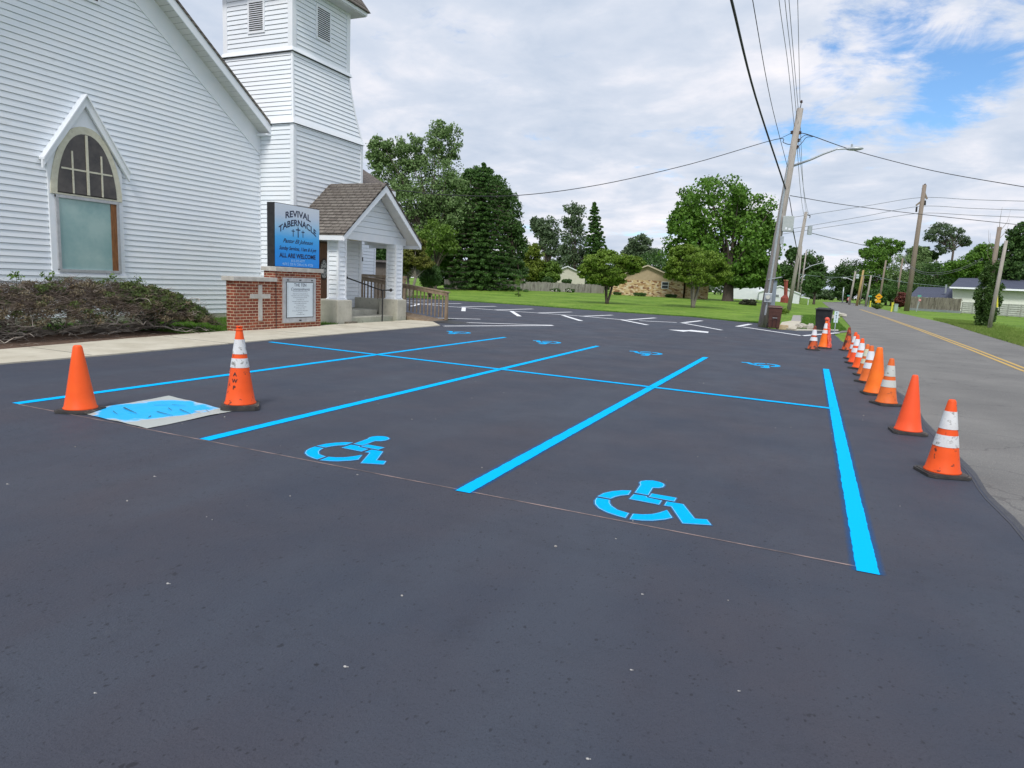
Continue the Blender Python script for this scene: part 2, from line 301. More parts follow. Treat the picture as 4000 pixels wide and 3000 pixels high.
def brick_mat(name,c1,c2,mortar,bw,bh,ms,vec='wall',bump=.5,var=.5):
    m=bpy.data.materials.new(name); m.use_nodes=True; nt=m.node_tree; b=nt.nodes['Principled BSDF']; N=nt.nodes.new; L=nt.links.new
    tc=N('ShaderNodeTexCoord'); sp=N('ShaderNodeSeparateXYZ'); L(tc.outputs['Object'],sp.inputs[0]); cb=N('ShaderNodeCombineXYZ')
    ad=N('ShaderNodeMath'); ad.operation='ADD'; L(sp.outputs[0],ad.inputs[0]); L(sp.outputs[1],ad.inputs[1])
    if vec=='wall': L(ad.outputs[0],cb.inputs[0]); L(sp.outputs[2],cb.inputs[1])
    elif vec=='roofx': L(sp.outputs[0],cb.inputs[0]); L(sp.outputs[2],cb.inputs[1])
    else: L(sp.outputs[1],cb.inputs[0]); L(sp.outputs[2],cb.inputs[1])
    t=N('ShaderNodeTexBrick'); t.inputs['Color1'].default_value=(*c1,1); t.inputs['Color2'].default_value=(*c2,1); t.inputs['Mortar'].default_value=(*mortar,1)
    t.inputs['Scale'].default_value=1; t.inputs['Brick Width'].default_value=bw; t.inputs['Row Height'].default_value=bh; t.inputs['Mortar Size'].default_value=ms; t.inputs['Mortar Smooth'].default_value=.1; L(cb.outputs[0],t.inputs[0])
    n=N('ShaderNodeTexNoise'); n.inputs['Scale'].default_value=11; n.inputs['Detail'].default_value=6; L(tc.outputs['Object'],n.inputs[0])
    mr=N('ShaderNodeMapRange'); mr.inputs[1].default_value=.3; mr.inputs[2].default_value=.7; mr.inputs[3].default_value=1-var*.5; mr.inputs[4].default_value=1+var*.4; L(n.outputs['Fac'],mr.inputs[0])
    mx=N('ShaderNodeVectorMath'); mx.operation='SCALE'; L(t.outputs['Color'],mx.inputs[0]); L(mr.outputs[0],mx.inputs['Scale']); L(mx.outputs[0],b.inputs['Base Color'])
    b.inputs['Roughness'].default_value=.9; bp=N('ShaderNodeBump'); bp.invert=True; bp.inputs['Strength'].default_value=bump; bp.inputs['Distance'].default_value=.01; L(t.outputs['Fac'],bp.inputs['Height']); L(bp.outputs[0],b.inputs['Normal'])
    return m
M_BRICK=brick_mat('red_brick',(.30,.075,.035),(.19,.045,.028),(.52,.40,.28),.215,.0765,.0085)
M_SHING=brick_mat('brown_shingles',(.20,.178,.155),(.145,.125,.108),(.05,.04,.035),.30,.105,.012,'roofx',.8,.7)
M_SHINGY=brick_mat('grey_brown_shingles',(.17,.14,.12),(.12,.10,.09),(.05,.04,.035),.30,.12,.010,'roofy',.8,.7)
M_SHBLUE=brick_mat('slate_blue_shingles',(.075,.085,.13),(.06,.07,.11),(.04,.045,.07),.35,.14,.01,'wall',.4,.4)
def stone_mat():
    m=bpy.data.materials.new('rubble_stone'); m.use_nodes=True; nt=m.node_tree; b=nt.nodes['Principled BSDF']; N=nt.nodes.new; L=nt.links.new
    tc=N('ShaderNodeTexCoord'); v=N('ShaderNodeTexVoronoi'); v.inputs['Scale'].default_value=3.2; mp=N('ShaderNodeMapping'); mp.inputs['Scale'].default_value=(1,1,1.9); L(tc.outputs['Object'],mp.inputs[0]); L(mp.outputs[0],v.inputs['Vector'])
    r=N('ShaderNodeValToRGB'); r.color_ramp.interpolation='CONSTANT'; r.color_ramp.elements[0].color=(.52,.38,.20,1); r.color_ramp.elements[1].position=.3; r.color_ramp.elements[1].color=(.60,.46,.27,1)
    for p,c in ((.55,(.40,.25,.12,1)),(.7,(.62,.52,.36,1)),(.87,(.22,.11,.06,1))): e=r.color_ramp.elements.new(p); e.color=c
    sp=N('ShaderNodeSeparateColor'); L(v.outputs['Color'],sp.inputs[0]); L(sp.outputs[0],r.inputs[0]); L(r.outputs[0],b.inputs['Base Color']); b.inputs['Roughness'].default_value=.9
    return m
M_STONE=stone_mat()
# ================= GROUND =================
def sst(t): t=min(1,max(0,t)); return t*t*(3-2*t)
def T(x,y):
    r=.5*sst((y-62)/35)*sst((x+62)/22)*(1-sst((x+6)/5))
    sw=-.28*math.exp(-((y-(50+.0*x))/3.5)**2)*sst((x+34)/8)*(1-sst((x+5)/2))
    return -.05+r+sw
xs=sorted(set([-900,-600,-400,-300,-220,-160,-120]+list(range(-100,20,4))+[26,34,50,80,120,200,400,700])); ys=sorted(set([-60,-30,-10,0]+list(range(8,130,4))+[140,160,200,260,400,700,1100,1600]))
g=MB(); g.v=[(x,y,T(x,y)) for y in ys for x in xs]; nx=len(xs)
g.f=[(j*nx+i,j*nx+i+1,(j+1)*nx+i+1,(j+1)*nx+i) for j in range(len(ys)-1) for i in range(nx-1)]
struct(g.build('ground',M_GRASS,origin=(0,0,0),smooth=True))
def sheet(name,pts,m,z0,z1,**k):
    mb=MB(); mb.prism([(p[0],p[1],z0) for p in pts],(0,0,z1-z0)); return mb.build(name,m,origin=(0,0,0),**k)
def gp(*l): return [tuple(G(*p)[:2]) for p in l]
# wobbly asphalt edge along the road
edge=[(1.53+.015*math.sin(y*1.7)+.012*math.sin(y*4.3+1),y) for y in np.arange(-6,17,.35)]
edge+= [(1.5-.4*sst((y-17)/10)+.05*math.sin(y*1.7),y) for y in np.arange(17,29,.5)]+[(1.05,30),(.95,33)]
far=gp((3280,1293),(3170,1291),(3052,1288),(2962,1277),(2960,1262))+[(-3.6,39.45)]+gp((2700,1238),(2400,1219),(2060,1193),(1720,1171),(1560,1160))
far=[(-a,b) if False else (a,b) for a,b in far]
lotpts=edge+far+[(-46,50),(-46,24.3),(-13.0,24.3),(-13.0,22.0),(-11.5,20.2),(-11.35,12),(-11.12,8),(-11.1,-6)]
struct(sheet('parking_lot',lotpts,M_ASPH,-.06,0))
# road
le=[(1.35,-20),(1.35,30),(1.7,36)]+gp((3323,1275),(3290,1237),(3262,1215),(3228,1193),(3212,1179))
re=[tuple(G(*p)[:2]) for p in ((3340,1188),(3420,1202),(3560,1232),(3700,1262),(3880,1311),(4000,1352))]+[(7.9,20),(7.9,-20)]
struct(sheet('road',le+re,M_ROAD,-.08,-.022))
# thick sealer lip where the new black coat meets the old road
mb=MB()
for i in range(len(edge)-1):
    a,b=edge[i],edge[i+1]; w=.07+.015*math.sin(i*1.3); w2=.07+.015*math.sin((i+1)*1.3)
    mb.hexa([(a[0]-.03,a[1],-.03),(a[0]+w,a[1],-.03),(b[0]+w2,b[1],-.03),(b[0]-.03,b[1],-.03)],[(a[0]-.03,a[1],.003),(a[0]+w-.01,a[1],-.016),(b[0]+w2-.01,b[1],-.016),(b[0]-.03,b[1],.003)])
struct(mb.build('asphalt_edge',mat('fresh_tar',(.028,.028,.034),.5,(.045,.045,.055),12,bump=.4),origin=(0,0,0)))
# double yellow line
cl=[(5.0,-5),(5.08,10)]+[tuple(G(*p)[:2]) for p in ((4000,1441),(3800,1363),(3600,1289),(3450,1237),(3360,1208))]
yl=[]
for off in (-.11,.11):
    mb=MB()
    for i in range(len(cl)-1):
        a,b=cl[i],cl[i+1]; mb.quad((a[0]+off-.055,a[1],-.017),(a[0]+off+.055,a[1],-.017),(b[0]+off+.055,b[1],-.017),(b[0]+off-.055,b[1],-.017))
    o=mb.build('yellow_centre_line',M_YEL); tag(o,'yellow centre line of the road, the %s of the pair'%('nearer to the parking lot' if off<0 else 'farther from the parking lot'),'road line','double yellow line')
# walk, church strip
struct(sheet('sidewalk',[(-11.1,-6),(-11.12,8),(-11.35,12),(-11.5,20.2),(-12.9,22.0),(-13.6,22.0),(-13.6,13.05),(-13.28,10),(-12.8,7),(-12.7,-6)],M_WALK,-.06,.022))
mb=MB()
for y in (1.5,4.6,7.7,10.8,13.9,17.0,20.0): mb.box(-13.25 if y<13 else -13.35,-11.2,y,y+.012,.0225,.0245)
struct(mb.build('sidewalk_joint',M_DK,origin=(0,0,0)))
struct(sheet('mulch_bed',[(-12.8,-4),(-12.8,7),(-13.28,10),(-13.55,12.4),(-14.0,12.2),(-15.6,11),(-15.8,6),(-15.8,-4)],M_SOIL,-.06,.012))
struct(sheet('church_lawn',[(-13.45,-4),(-13.55,10),(-13.6,13.1),(-13.6,17.5),(-17.3,17.8),(-17.3,-4)],M_GRASS,-.06,.004))
struct(sheet('concrete_path',gp((3088,1258),(3128,1260),(3141,1231),(3098,1230)),M_PATH,-.06,-.02))
mb=MB(); a=gp((3040,1284),(3108,1292),(3128,1260),(3088,1258),(3053,1263)); mb.prism([(x,y,-.05) for x,y in a],(0,0,.13)); struct(mb.build('concrete_slab',M_WALK,origin=(0,0,0),bevel=.02))
struct(sheet('concrete_kerb',gp((3108,1292),(3275,1293),(3275,1289),(3115,1287)),M_CONC,-.06,.03))
struct(sheet('driveway',gp((3260,1262+38),(3330,1292),(3325,1280),(3318,1284),(3290,1290)),M_ROAD,-.06,-.018))
# distant side road beyond the corner
struct(sheet('side_road',gp((3212,1181),(3340,1188),(3420,1196),(3300,1178)),M_ROAD,-.05,-.02))
# ================= PAVEMENT MARKINGS =================
def bline(x0,y0,x1,y1,label,half=.055,m=None,z=.004,name='blue_parking_line'):
    a=Vector((x0,y0,0)); b=Vector((x1,y1,0)); L_=(b-a).length; hw=half+.06
    me=MB(); n=max(1,int(L_/1.0)); 
    for i in range(n): me.quad((-hw,L_*i/n,0),(hw,L_*i/n,0),(hw,L_*(i+1)/n,0),(-hw,L_*(i+1)/n,0))
    o=me.build(name,m or M_BLINE,origin=(0,0,0)); o.location=(x0,y0,z); o.rotation_euler[2]=math.atan2(b.y-a.y,b.x-a.x)-math.pi/2
    return tag(o,label,'painted line','blue accessible stall lines')
bline(-7.99,4.6,-8.03,17.9,'long blue stall line nearest the church sidewalk, running behind both left cones')
bline(-5.08,4.55,-5.16,17.6,'long blue stall line passing between the stencil mat and the left wheelchair symbol')
bline(-2.29,4.44,-2.25,17.0,'long blue stall line between the two near wheelchair symbols',z=.0045)
bline(.46,4.35,.42,16.65,'long blue stall line beside the row of cones along the road')
bline(-11.07,11.78,.42,10.75,'blue cross line cutting across the long stall lines',half=.05,z=.0065)
o=MB(); 
a,b=G(72,1580),G(3345,2213)
n=30
for i in range(n):
    p=a.lerp(b,i/n); q=a.lerp(b,(i+1)/n); w=.008; o.quad((p.x,p.y-w,.0022),(q.x,q.y-w,.0022),(q.x,q.y+w,.0022),(p.x,p.y+w,.0022))
tag(o.build('chalk_line',mat('red_chalk',(.34,.25,.23),.9,(.10,.085,.09),3,6,lo=.4,hi=.6)),'thin reddish chalk line snapped across the front ends of the stalls','chalk line')
# accessible symbol
z5=lambda l:[G(2250+x*.27125,1830+y*.27125) for x,y in l]
PIECES=[[(915,210),(935,190),(1010,178),(1110,180),(1200,200),(1260,225),(1275,248),(1250,275),(1190,288),(1105,285),(1040,392),(848,355),(928,240)],
[(1090,368),(1448,430),(1415,482),(1050,415)],[(832,378),(1010,405),(1025,425),(1235,470),(1195,527),(768,445)],
[(1305,483),(1545,522),(1710,730),(1885,742),(1948,822),(1535,798),(1370,555),(1270,540)],
[(795,325),(755,385),(640,395),(560,415),(497,442),(312,408),(400,362),(520,335),(660,322)],
[(300,428),(482,460),(480,500),(510,545),(590,600),(760,652),(710,720),(600,690),(450,640),(330,580),(275,520),(272,470)],
[(820,660),(960,670),(1100,665),(1210,640),(1310,605),(1385,715),(1280,740),(1100,757),(950,755),(775,738)]]
sc=G(2250+1060*.27125,1830+480*.27125)
def grow(poly,d):
    n=len(poly); ar=sum(poly[i][0]*poly[(i+1)%n][1]-poly[(i+1)%n][0]*poly[i][1] for i in range(n)); s_=1 if ar>0 else -1; out=[]
    for i in range(n):
        a=Vector(poly[i-1]); b=Vector(poly[i]); c=Vector(poly[(i+1)%n]); e=(b-a).normalized(); f=(c-b).normalized()
        nn=Vector((e.y+f.y,-e.x-f.x)); 
        if nn.length<1e-4: nn=Vector((e.y,-e.x))
        nn=nn.normalized()*s_; out.append((b.x+nn.x*d,b.y+nn.y*d))
    return out
loc_pieces=[[((p.x-sc.x),(p.y-sc.y)) for p in z5(q)] for q in PIECES]
M_BRIM=mat('blue_overspray',(.015,.10,.24),.7,(.03,.14,.32),20,4)
M_BEDGE=mat('pale_blue_edge',(.28,.68,.95),.6,(.20,.62,.93),20,3)
sym=empty('wheelchair_symbol',(sc.x,sc.y,0),'large blue wheelchair symbol nearest the camera, in the stall next to the road','painted symbol','blue wheelchair symbols')
def mk(d,z,name,m):
    mb=MB()
    for q in loc_pieces: mb.prism([(x+sc.x,y+sc.y,z) for x,y in (grow(q,d) if d else q)],(0,0,.0006))
    return mb.build(name,m,sym)
mk(.012,.0022,'overspray',M_BRIM); mk(0,.0040,'paint_edge',M_BEDGE); mk(-.006,.0058,'paint_fill',M_BLUE)
for (px,py,rot,lab) in ((1394,1757,0,'blue wheelchair symbol in the stall between the stencil mat and the nearest symbol'),
    (1783,1300,1,'small far blue wheelchair symbol closest to the church ramp'),(2132,1338,1,'far blue wheelchair symbol second from the church ramp'),
    (2523,1381,1,'far blue wheelchair symbol third from the church ramp'),(2978,1427,1,'far blue wheelchair symbol closest to the row of cones')):
    c=copy_tree(sym); p=G(px,py); c.location=(p.x,p.y,0); c.rotation_euler[2]=math.pi*rot; tag(c,lab)
# white markings
def wl(pts,w=.1,z=.0045,mb=None):
    mb=mb or MB(); g_=[G(*p) for p in pts]
    for a,b in zip(g_[:-1],g_[1:]):
        d=(b-a).normalized(); n=Vector((-d.y,d.x,0))*w/2; mb.quad(*[(v.x,v.y,z) for v in (a-n,b-n,b+n,a+n)])
    return mb
cm=MB(); wl([(1579,1181),(1737,1196),(1920,1210),(2090,1222),(2259,1234),(2452,1251)],0.24,.0045,cm)
for q in ([(1579,1175),(1674,1176)],[(1660,1187),(1802,1186)],[(1802,1199),(1937,1197)],[(1934,1211),(2081,1207)],[(2100,1223),(2232,1219)],[(2273,1236),(2392,1231)],[(2452,1250),(2560,1242)]): wl(q,0.24,.0065,cm)
for q in ([(1605,1197),(1643,1187)],[(1812,1201),(1810,1216)],[(1998,1216),(2029,1236)],[(2198,1232),(2270,1254)],[(2429,1250),(2529,1270)]): wl(q,0.22,.0085,cm)
tag(cm.build('white_stall_marking',M_WPAINT),'long white centre line with slanted stall lines branching off both sides like a fishbone','painted line')
cm=MB(); wl([(2497,1253),(2644,1260)],0.24,.0045,cm); wl([(2660,1261),(2820,1290)],0.18,.0065,cm); wl([(2669,1261),(2741,1253)],0.24,.0085,cm)
tag(cm.build('white_stall_marking',M_WPAINT),'last white forked stall marking, left of the arrow-like stroke','painted line')
cm=MB(); wl([(1731,1274),(2160,1272)],0.2,.0045,cm); wl([(1768,1259),(2160,1271)],0.2,.0065,cm)
tag(cm.build('white_wedge_line',M_WPAINT),'two long thin white lines meeting at a point in front of the ramp','painted line')
tag(wl([(1676,1242),(1876,1247)],.2).build('white_short_line',M_WPAINT),'single white stripe seen just past the ramp railing','painted line')
cm=MB(); cm.quad(*[(v.x,v.y,.0045) for v in (G(2610,1288),G(2670,1296),G(2690,1294),G(2766,1301),G(2768,1296),G(2700,1289),G(2680,1290))])
tag(cm.build('white_arrow',M_WPAINT),'white arrow painted on the asphalt seen edge on','painted arrow')
cm=wl([(2900,1277),(3134,1312),(3275,1300)],.2,.0045); wl([(2880,1276),(2932,1266)],0.24,.0065,cm)
tag(cm.build('white_corner_line',M_WPAINT),'white bent line running past the brown bin toward the far cones','painted line')
# stencil mat
def stencil():
    m=bpy.data.materials.new('stencil_plastic'); m.use_nodes=True; nt=m.node_tree; b=nt.nodes['Principled BSDF']; N=nt.nodes.new; L=nt.links.new
    tc=N('ShaderNodeTexCoord'); n=N('ShaderNodeTexNoise'); n.inputs['Scale'].default_value=3.2; n.inputs['Detail'].default_value=4; L(tc.outputs['Object'],n.inputs[0])
    ln=N('ShaderNodeVectorMath'); ln.operation='LENGTH'; mp=N('ShaderNodeMapping'); mp.inputs['Scale'].default_value=(1.15,1.05,0); mp.inputs['Location'].default_value=(.10,-.02,0); L(tc.outputs['Object'],mp.inputs[0]); L(mp.outputs[0],ln.inputs[0])
    a=N('ShaderNodeMath'); a.operation='MULTIPLY_ADD'; L(n.outputs['Fac'],a.inputs[0]); a.inputs[1].default_value=.75; L(ln.outputs['Value'],a.inputs[2])
    r=N('ShaderNodeValToRGB'); e=r.color_ramp; e.elements[0].position=.92; e.elements[0].color=(0,.44,.90,1); e.elements[1].position=1.06; e.elements[1].color=(.42,.45,.43,1); k=e.elements.new(.98); k.color=(.36,.56,.78,1)
    L(a.outputs[0],r.inputs[0]); L(r.outputs[0],b.inputs['Base Color']); b.inputs['Roughness'].default_value=.5; return m
cs=[G(*p) for p in ((661,1548),(905,1608),(576,1676),(300,1612))]
def bil(u,v):
    p=(cs[3]*(1-u)+cs[2]*u)*(1-v)+(cs[0]*(1-u)+cs[1]*u)*v; return p
mb=MB(); n=22
for j in range(n+1):
    for i in range(n+1):
        u,v=i/n,j/n; p=bil(u,v); z=.009+.005*math.sin(u*9+v*3)*math.sin(v*7)+.002*math.sin(u*23)
        ex=.003*math.sin(v*17+u*11); mb.v.append((p.x+ex,p.y+ex,max(.006,z)))
for j in range(n):
    for i in range(n): a=j*(n+1)+i; mb.f.append((a,a+1,a+n+2,a+n+1))
so_=mb.build('stencil_mat',stencil()); tag(so_,'wavy plastic wheelchair stencil sheet covered in blue overspray lying between two cones','stencil')
ctr=bil(.5,.5); mb=MB()
for a,b,w in (((.18,.35),(.48,.28),.018),((.55,.45),(.80,.44),.016),((.62,.66),(.86,.60),.014),((.40,.74),(.55,.80),.012),((.30,.60),(.42,.72),.010),((.66,.30),(.70,.24),.014),((.78,.70),(.9,.69),.008),((.5,.62),(.62,.57),.01),((.82,.82),(.92,.78),.007),((.24,.2),(.4,.14),.008)):
    p,q=bil(*a),bil(*b); d=(q-p).normalized(); nn=Vector((-d.y,d.x,0))*w/2; mb.quad(*[(v.x,v.y,.021) for v in (p-nn,q-nn*.3,q+nn*.3,p+nn)])
mb.build('stencil_cut_shadow',M_DK,so_)  # dark slivers painted as shadows along the lifted edges of the cut-outs
# ================= SIDING / CHURCH =================
EXP=.147
def siding(mb,Lf,Rf,z0,z1,nrm,zs=None,exp=EXP):
    """clapboards between left/right edge curves Lf(z),Rf(z) (points in the wall plane), outward normal nrm"""
    n=Vector(nrm); k=0; z=z0
    while z<z1-.01:
        zt=min(z+exp,z1); o1=n*.022; o0=n*.002
        zg=z+.013
        a,b=Lf(zg),Rf(zg); c,d=Lf(zt),Rf(zt); e,f=Lf(z),Rf(z)
        if (b-a).length>.02:
            if (d-c).length<.02: d=c.copy()
            mb.add([a+o1,b+o1,d+o0,c+o0],[(0,1,2,3)])          # board face
            mb.add([a-n*.012,b-n*.012,b+o1,a+o1],[(0,1,2,3)])    # underside
            mb.add([e-n*.012,f-n*.012,b-n*.012,a-n*.012],[(0,1,2,3)]) # recess
        z=zt
    return mb
XG=-17.2; YC=12.05; YR=17.9; TC=(-17.62,19.72); XT=-15.8
church=empty('church',(-17.2,17.9,0),'white clapboard church with pointed arch window, square bell tower and small gabled entrance porch','church')
slope=(8.47-5.39)/(17.83-13.4)        # rake slope
def rakez(y,off=0): return 5.34+off+slope*(YR-abs(y-YC)-YC) if True else 0
APEX=5.34+slope*(YR-YC)
def gl(z):
    if z<=5.34: return Vector((XG,2*YC-YR,z))
    return Vector((XG,min(YC,2*YC-YR+(z-5.34)/slope),z))
def gr(z):
    if z<=5.34: return Vector((XG,YR,z))
    return Vector((XG,max(YC,YR-(z-5.34)/slope),z))
mb=siding(MB(),gl,gr,.17,APEX,(1,0,0)); mb.build('gable_wall',M_SIDE,church)
mb=MB(); mb.box(-32,XG-.02,2*YC-YR+.05,YR-.05,.0,5.6); mb.build('nave_wall',M_SIDE,church)
mb=MB(); mb.box(XG-.15,XG+.012,2*YC-YR,YR,-.05,.175); mb.build('foundation',M_CONC,church)
mb=MB(); mb.box(XG,XG+.03,YR-.05,YR+.03,.17,5.5); mb.build('corner_board',M_WHITE,church)
# frieze + roof + soffit + fascia
def rakepair(d0,d1,x0,x1):
    """slab following the two rakes; d0,d1 vertical offsets above the wall line"""
    mb=MB()
    for sgn in (1,-1):
        ye=YC+sgn*(YR-YC); 
        mb.prism([(x0,YC,APEX+d0),(x0,ye,5.34+d0),(x0,ye,5.34+d1),(x0,YC,APEX+d1)],(x1-x0,0,0))
    return mb
rakepair(-.02,.66,XG-.01,XG+.035).build('frieze_board',M_WHITE,church)
OH=.46
mb=MB()
for sgn in (1,-1):
    ye=YC+sgn*(YR-.02-YC)
    mb.prism([(XG,YC,APEX+.655),(XG,ye,5.34+.665),(XG,ye,5.34+.695),(XG,YC,APEX+.685)],(OH,0,0))
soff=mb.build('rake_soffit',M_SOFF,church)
mb=MB()
nn=40
for i in range(nn):
    y=YC+(YR-YC)*(i+.5)/nn; z=5.34+slope*(YR-y)+.66; mb.box(XG+.04,XG+OH-.01,y-.006,y+.006,z-.006+.0,z+.002)
mb.build('soffit_groove',M_DK,soff)
rakepair(.63,.93,XG+OH,XG+OH+.03).build('rake_fascia',M_WHITE,church)
mb=MB()
mb.prism([(-34,YC,APEX+.98),(-34,YR+.25,5.34+.98-slope*.25),(-34,YR+.25,5.34+.90-slope*.25),(-34,YC,APEX+.90)],(34+XG+OH+.06,0,0))
mb.prism([(-34,YC,APEX+.98),(-34,2*YC-YR-.25,5.34+.98-slope*.25),(-34,2*YC-YR-.25,5.34+.90-slope*.25),(-34,YC,APEX+.90)],(34+XG+OH+.06,0,0))
# keep the roof out of the tower
rf=mb.build('nave_roof',M_SHING,church)
# soffit end box at the eave
MB().box(XG,XG+OH+.028,YR-.20,YR-.003,5.93,5.98).build('eave_return',M_WHITE,church)
# gable vent
v=MB(); v.box(XG,XG+.05,11.55,12.45,7.98,8.9); vent=v.build('gable_vent',M_WHITE,church); mb=MB()
for i in range(9): mb.box(XG+.05,XG+.056,11.62,12.38,8.05+i*.09,8.10+i*.09)
mb.build('vent_slot',M_DK,vent)
# pointed window
def pw(px,py): return PX(px,py,XG+.03)
wy0,wy1=10.93,12.83   # outer casing
wc=(wy0+wy1)/2; zs_,zsp,zcap=1.30,3.33,4.98
def arch(hw,zb,zsp,zt,n=12):
    pts=[(wc-hw,zb),(wc+hw,zb)]
    for i in range(n+1):
        t=i/n; pts.append((wc+hw*math.cos(t*math.pi/2)**.9 if t<1 else wc, zsp+(zt-zsp)*math.sin(t*math.pi/2)**1.15))
    for i in range(n-1,-1,-1):
        t=i/n; pts.append((wc-hw*math.cos(t*math.pi/2)**.9, zsp+(zt-zsp)*math.sin(t*math.pi/2)**1.15))
    return pts
win=MB(); win.prism([(XG+.0,wc-.97,1.27),(XG,wc+.97,1.27),(XG,wc+.97,3.95),(XG,wc,5.48),(XG,wc-.97,3.95)],(.06,0,0))
win=win.build('arched_window',M_WHITE,church)
mb=MB(); mb.prism([(XG+.06,y,z) for y,z in arch(.93,3.20,3.22,4.92)],(.035,0,0)); mb.build('arch_frame',M_CREAM,win)
mb=MB(); mb.prism([(XG+.095,y,z) for y,z in arch(.775,3.26,3.24,4.74)],(.006,0,0)); mb.build('arch_pane',M_DKGLASS,win)
mb=MB(); mb.box(XG+.101,XG+.125,wc-.03,wc+.03,3.26,4.72)
for dy in (-.38,.38): mb.box(XG+.101,XG+.118,wc+dy-.02,wc+dy+.02,3.26,4.28)
mb.box(XG+.101,XG+.116,wc-.66,wc+.66,3.82,3.86); mb.build('mullion',M_CREAM,win)
mb=MB()
for (y0,y1,z0,z1) in ((wc-.83,wc-.76,1.36,3.18),(wc+.76,wc+.83,1.36,3.18),(wc-.83,wc+.83,3.12,3.19),(wc-.83,wc+.83,1.32,1.39)): mb.box(XG+.06,XG+.105+(.004 if z1-z0<.1 else 0),y0,y1,z0,z1)
mb.build('storm_frame',M_ALU,win)
MB().box(XG+.06,XG+.072,wc-.76,wc+.76,1.39,3.12).build('frosted_pane',M_FROST,win)
MB().box(XG+.074,XG+.088,wc+.60,wc+.757,1.392,3.118).build('wood_jamb',M_RUSTWOOD,win)
MB().box(XG,XG+.10,wc-1.0,wc+1.0,1.20,1.268).build('window_sill',M_WHITE,win)
mb=MB()
for s_ in (-1,1):
    a=Vector((XG+.09,wc,5.66)); b=Vector((XG+.09,wc+s_*1.13,3.95))
    d=(b-a).normalized(); u=Vector((0,-d.z,d.y)) if s_<0 else Vector((0,d.z,-d.y))
    mb.prism([a,b,b+Vector((0,0,-.19)),a+Vector((0,0,-.24))],(.07,0,0))
    mb.prism([a+Vector((-.09,0,.002)),b+Vector((-.09,0,.002)),b+Vector((-.09,0,.05)),a+Vector((-.09,0,.05))],(.22,0,0))
mb.build('window_hood',M_WHITE,win)
# ---- tower ----
cx,cy=TC
HL=cx-XT if False else 1.82
def hw(z):
    if z<6.37: return 1.82
    if z<8.72: return 1.46+.37*((8.72-z)/2.35)**1.35
    return 1.46
def tface(mb,z0,z1,side,exp=EXP):
    if side=='x': siding(mb,lambda z:Vector((cx+hw(z),cy-hw(z)+.06,z)),lambda z:Vector((cx+hw(z),cy+hw(z)-.06,z)),z0,z1,(1,0,0),exp=exp)
    else: siding(mb,lambda z:Vector((cx-hw(z)+.06,cy-hw(z),z)),lambda z:Vector((cx+hw(z)-.06,cy-hw(z),z)),z0,z1,(0,-1,0),exp=exp)
for nm,z0,z1 in (('tower_lower_wall',.36,6.37),('tower_flared_wall',6.42,8.68),('tower_belfry_wall',8.74,10.75)):
    mb=MB(); tface(mb,z0,z1,'x'); tface(mb,z0 if nm!='tower_lower_wall' else .36,z1,'y'); 
    h0,h1=hw(z0)-.03,hw(z1)-.03
    if nm=='tower_flared_wall': h0=h1=1.40
    mb.box(cx-h0,cx+h0,cy-h0,cy+h0,z0,z1)
    if nm=='tower_flared_wall':
        for q in range(12):
            za,zb=z0+(z1-z0)*q/12,z0+(z1-z0)*(q+1)/12; ha,hb=hw(za)-.01,hw(zb)-.01
            mb.quad((cx-ha,cy+ha,za),(cx+ha,cy+ha,za),(cx+hb,cy+hb,zb),(cx-hb,cy+hb,zb)); mb.quad((cx-ha,cy-ha,za),(cx-ha,cy+ha,za),(cx-hb,cy+hb,zb),(cx-hb,cy-hb,zb))
    mb.build(nm,M_SIDE,church)
for (z0,z1,w) in ((.36,6.37,.11),(8.74,10.75,.16)):
    h=hw(z0); mb=MB()
    mb.box(cx+h-w,cx+h+.03,cy-h-.03,cy-h+.0,z0,z1); mb.box(cx+h,cx+h+.03,cy-h,cy-h+w,z0,z1); mb.box(cx+h,cx+h+.03,cy+h-w,cy+h+.03,z0,z1); mb.box(cx-h-.03,cx-h+w,cy-h-.03,cy-h,z0,z1); mb.build('tower_corner_board',M_WHITE,church)
mb=MB()
for q in range(12):
    za,zb=6.42+2.26*q/12,6.42+2.26*(q+1)/12; ha,hb=hw(za),hw(zb)
    for sx,sy in ((1,-1),(1,1),(-1,-1)):
        c_=lambda h,z:[(cx+sx*h-.05,cy+sy*h-.05,z),(cx+sx*h+.022,cy+sy*h-.05,z),(cx+sx*h+.022,cy+sy*h+.03,z),(cx+sx*h-.05,cy+sy*h+.03,z)] if sy>0 else [(cx+sx*h-.05,cy-h-.022,z),(cx+sx*h+.022,cy-h-.022,z),(cx+sx*h+.022,cy-h+.05,z),(cx+sx*h-.05,cy-h+.05,z)]
        mb.hexa(c_(ha,za),c_(hb,zb))
mb.build('tower_corner_board',M_WHITE,church)
for zb,h in ((6.30,1.90),(8.62,1.56)):
    mb=MB(); hh=.16 if zb<7 else .13
    mb.hexa([(cx-h,cy-h,zb),(cx+h,cy-h,zb),(cx+h,cy+h,zb),(cx-h,cy+h,zb)],[(cx-h+.06,cy-h+.06,zb+hh),(cx+h-.06,cy-h+.06,zb+hh),(cx+h-.06,cy+h-.06,zb+hh),(cx-h+.06,cy+h-.06,zb+hh)])
    b=mb.build('tower_band',M_WHITE,church); q=MB(); q.box(cx-h+.05,cx+h-.05,cy-h+.05,cy+h-.05,zb-.018,zb-.001); q.build('band_shadow_strip',M_DK,b)  # dark strip put in as the shadow line under each band
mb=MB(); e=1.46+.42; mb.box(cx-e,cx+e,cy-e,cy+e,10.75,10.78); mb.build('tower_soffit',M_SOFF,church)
mb=MB(); e=1.46+.45; mb.box(cx-e,cx+e,cy-e,cy+e,10.785,10.90); mb.build('tower_fascia',M_WHITE,church)
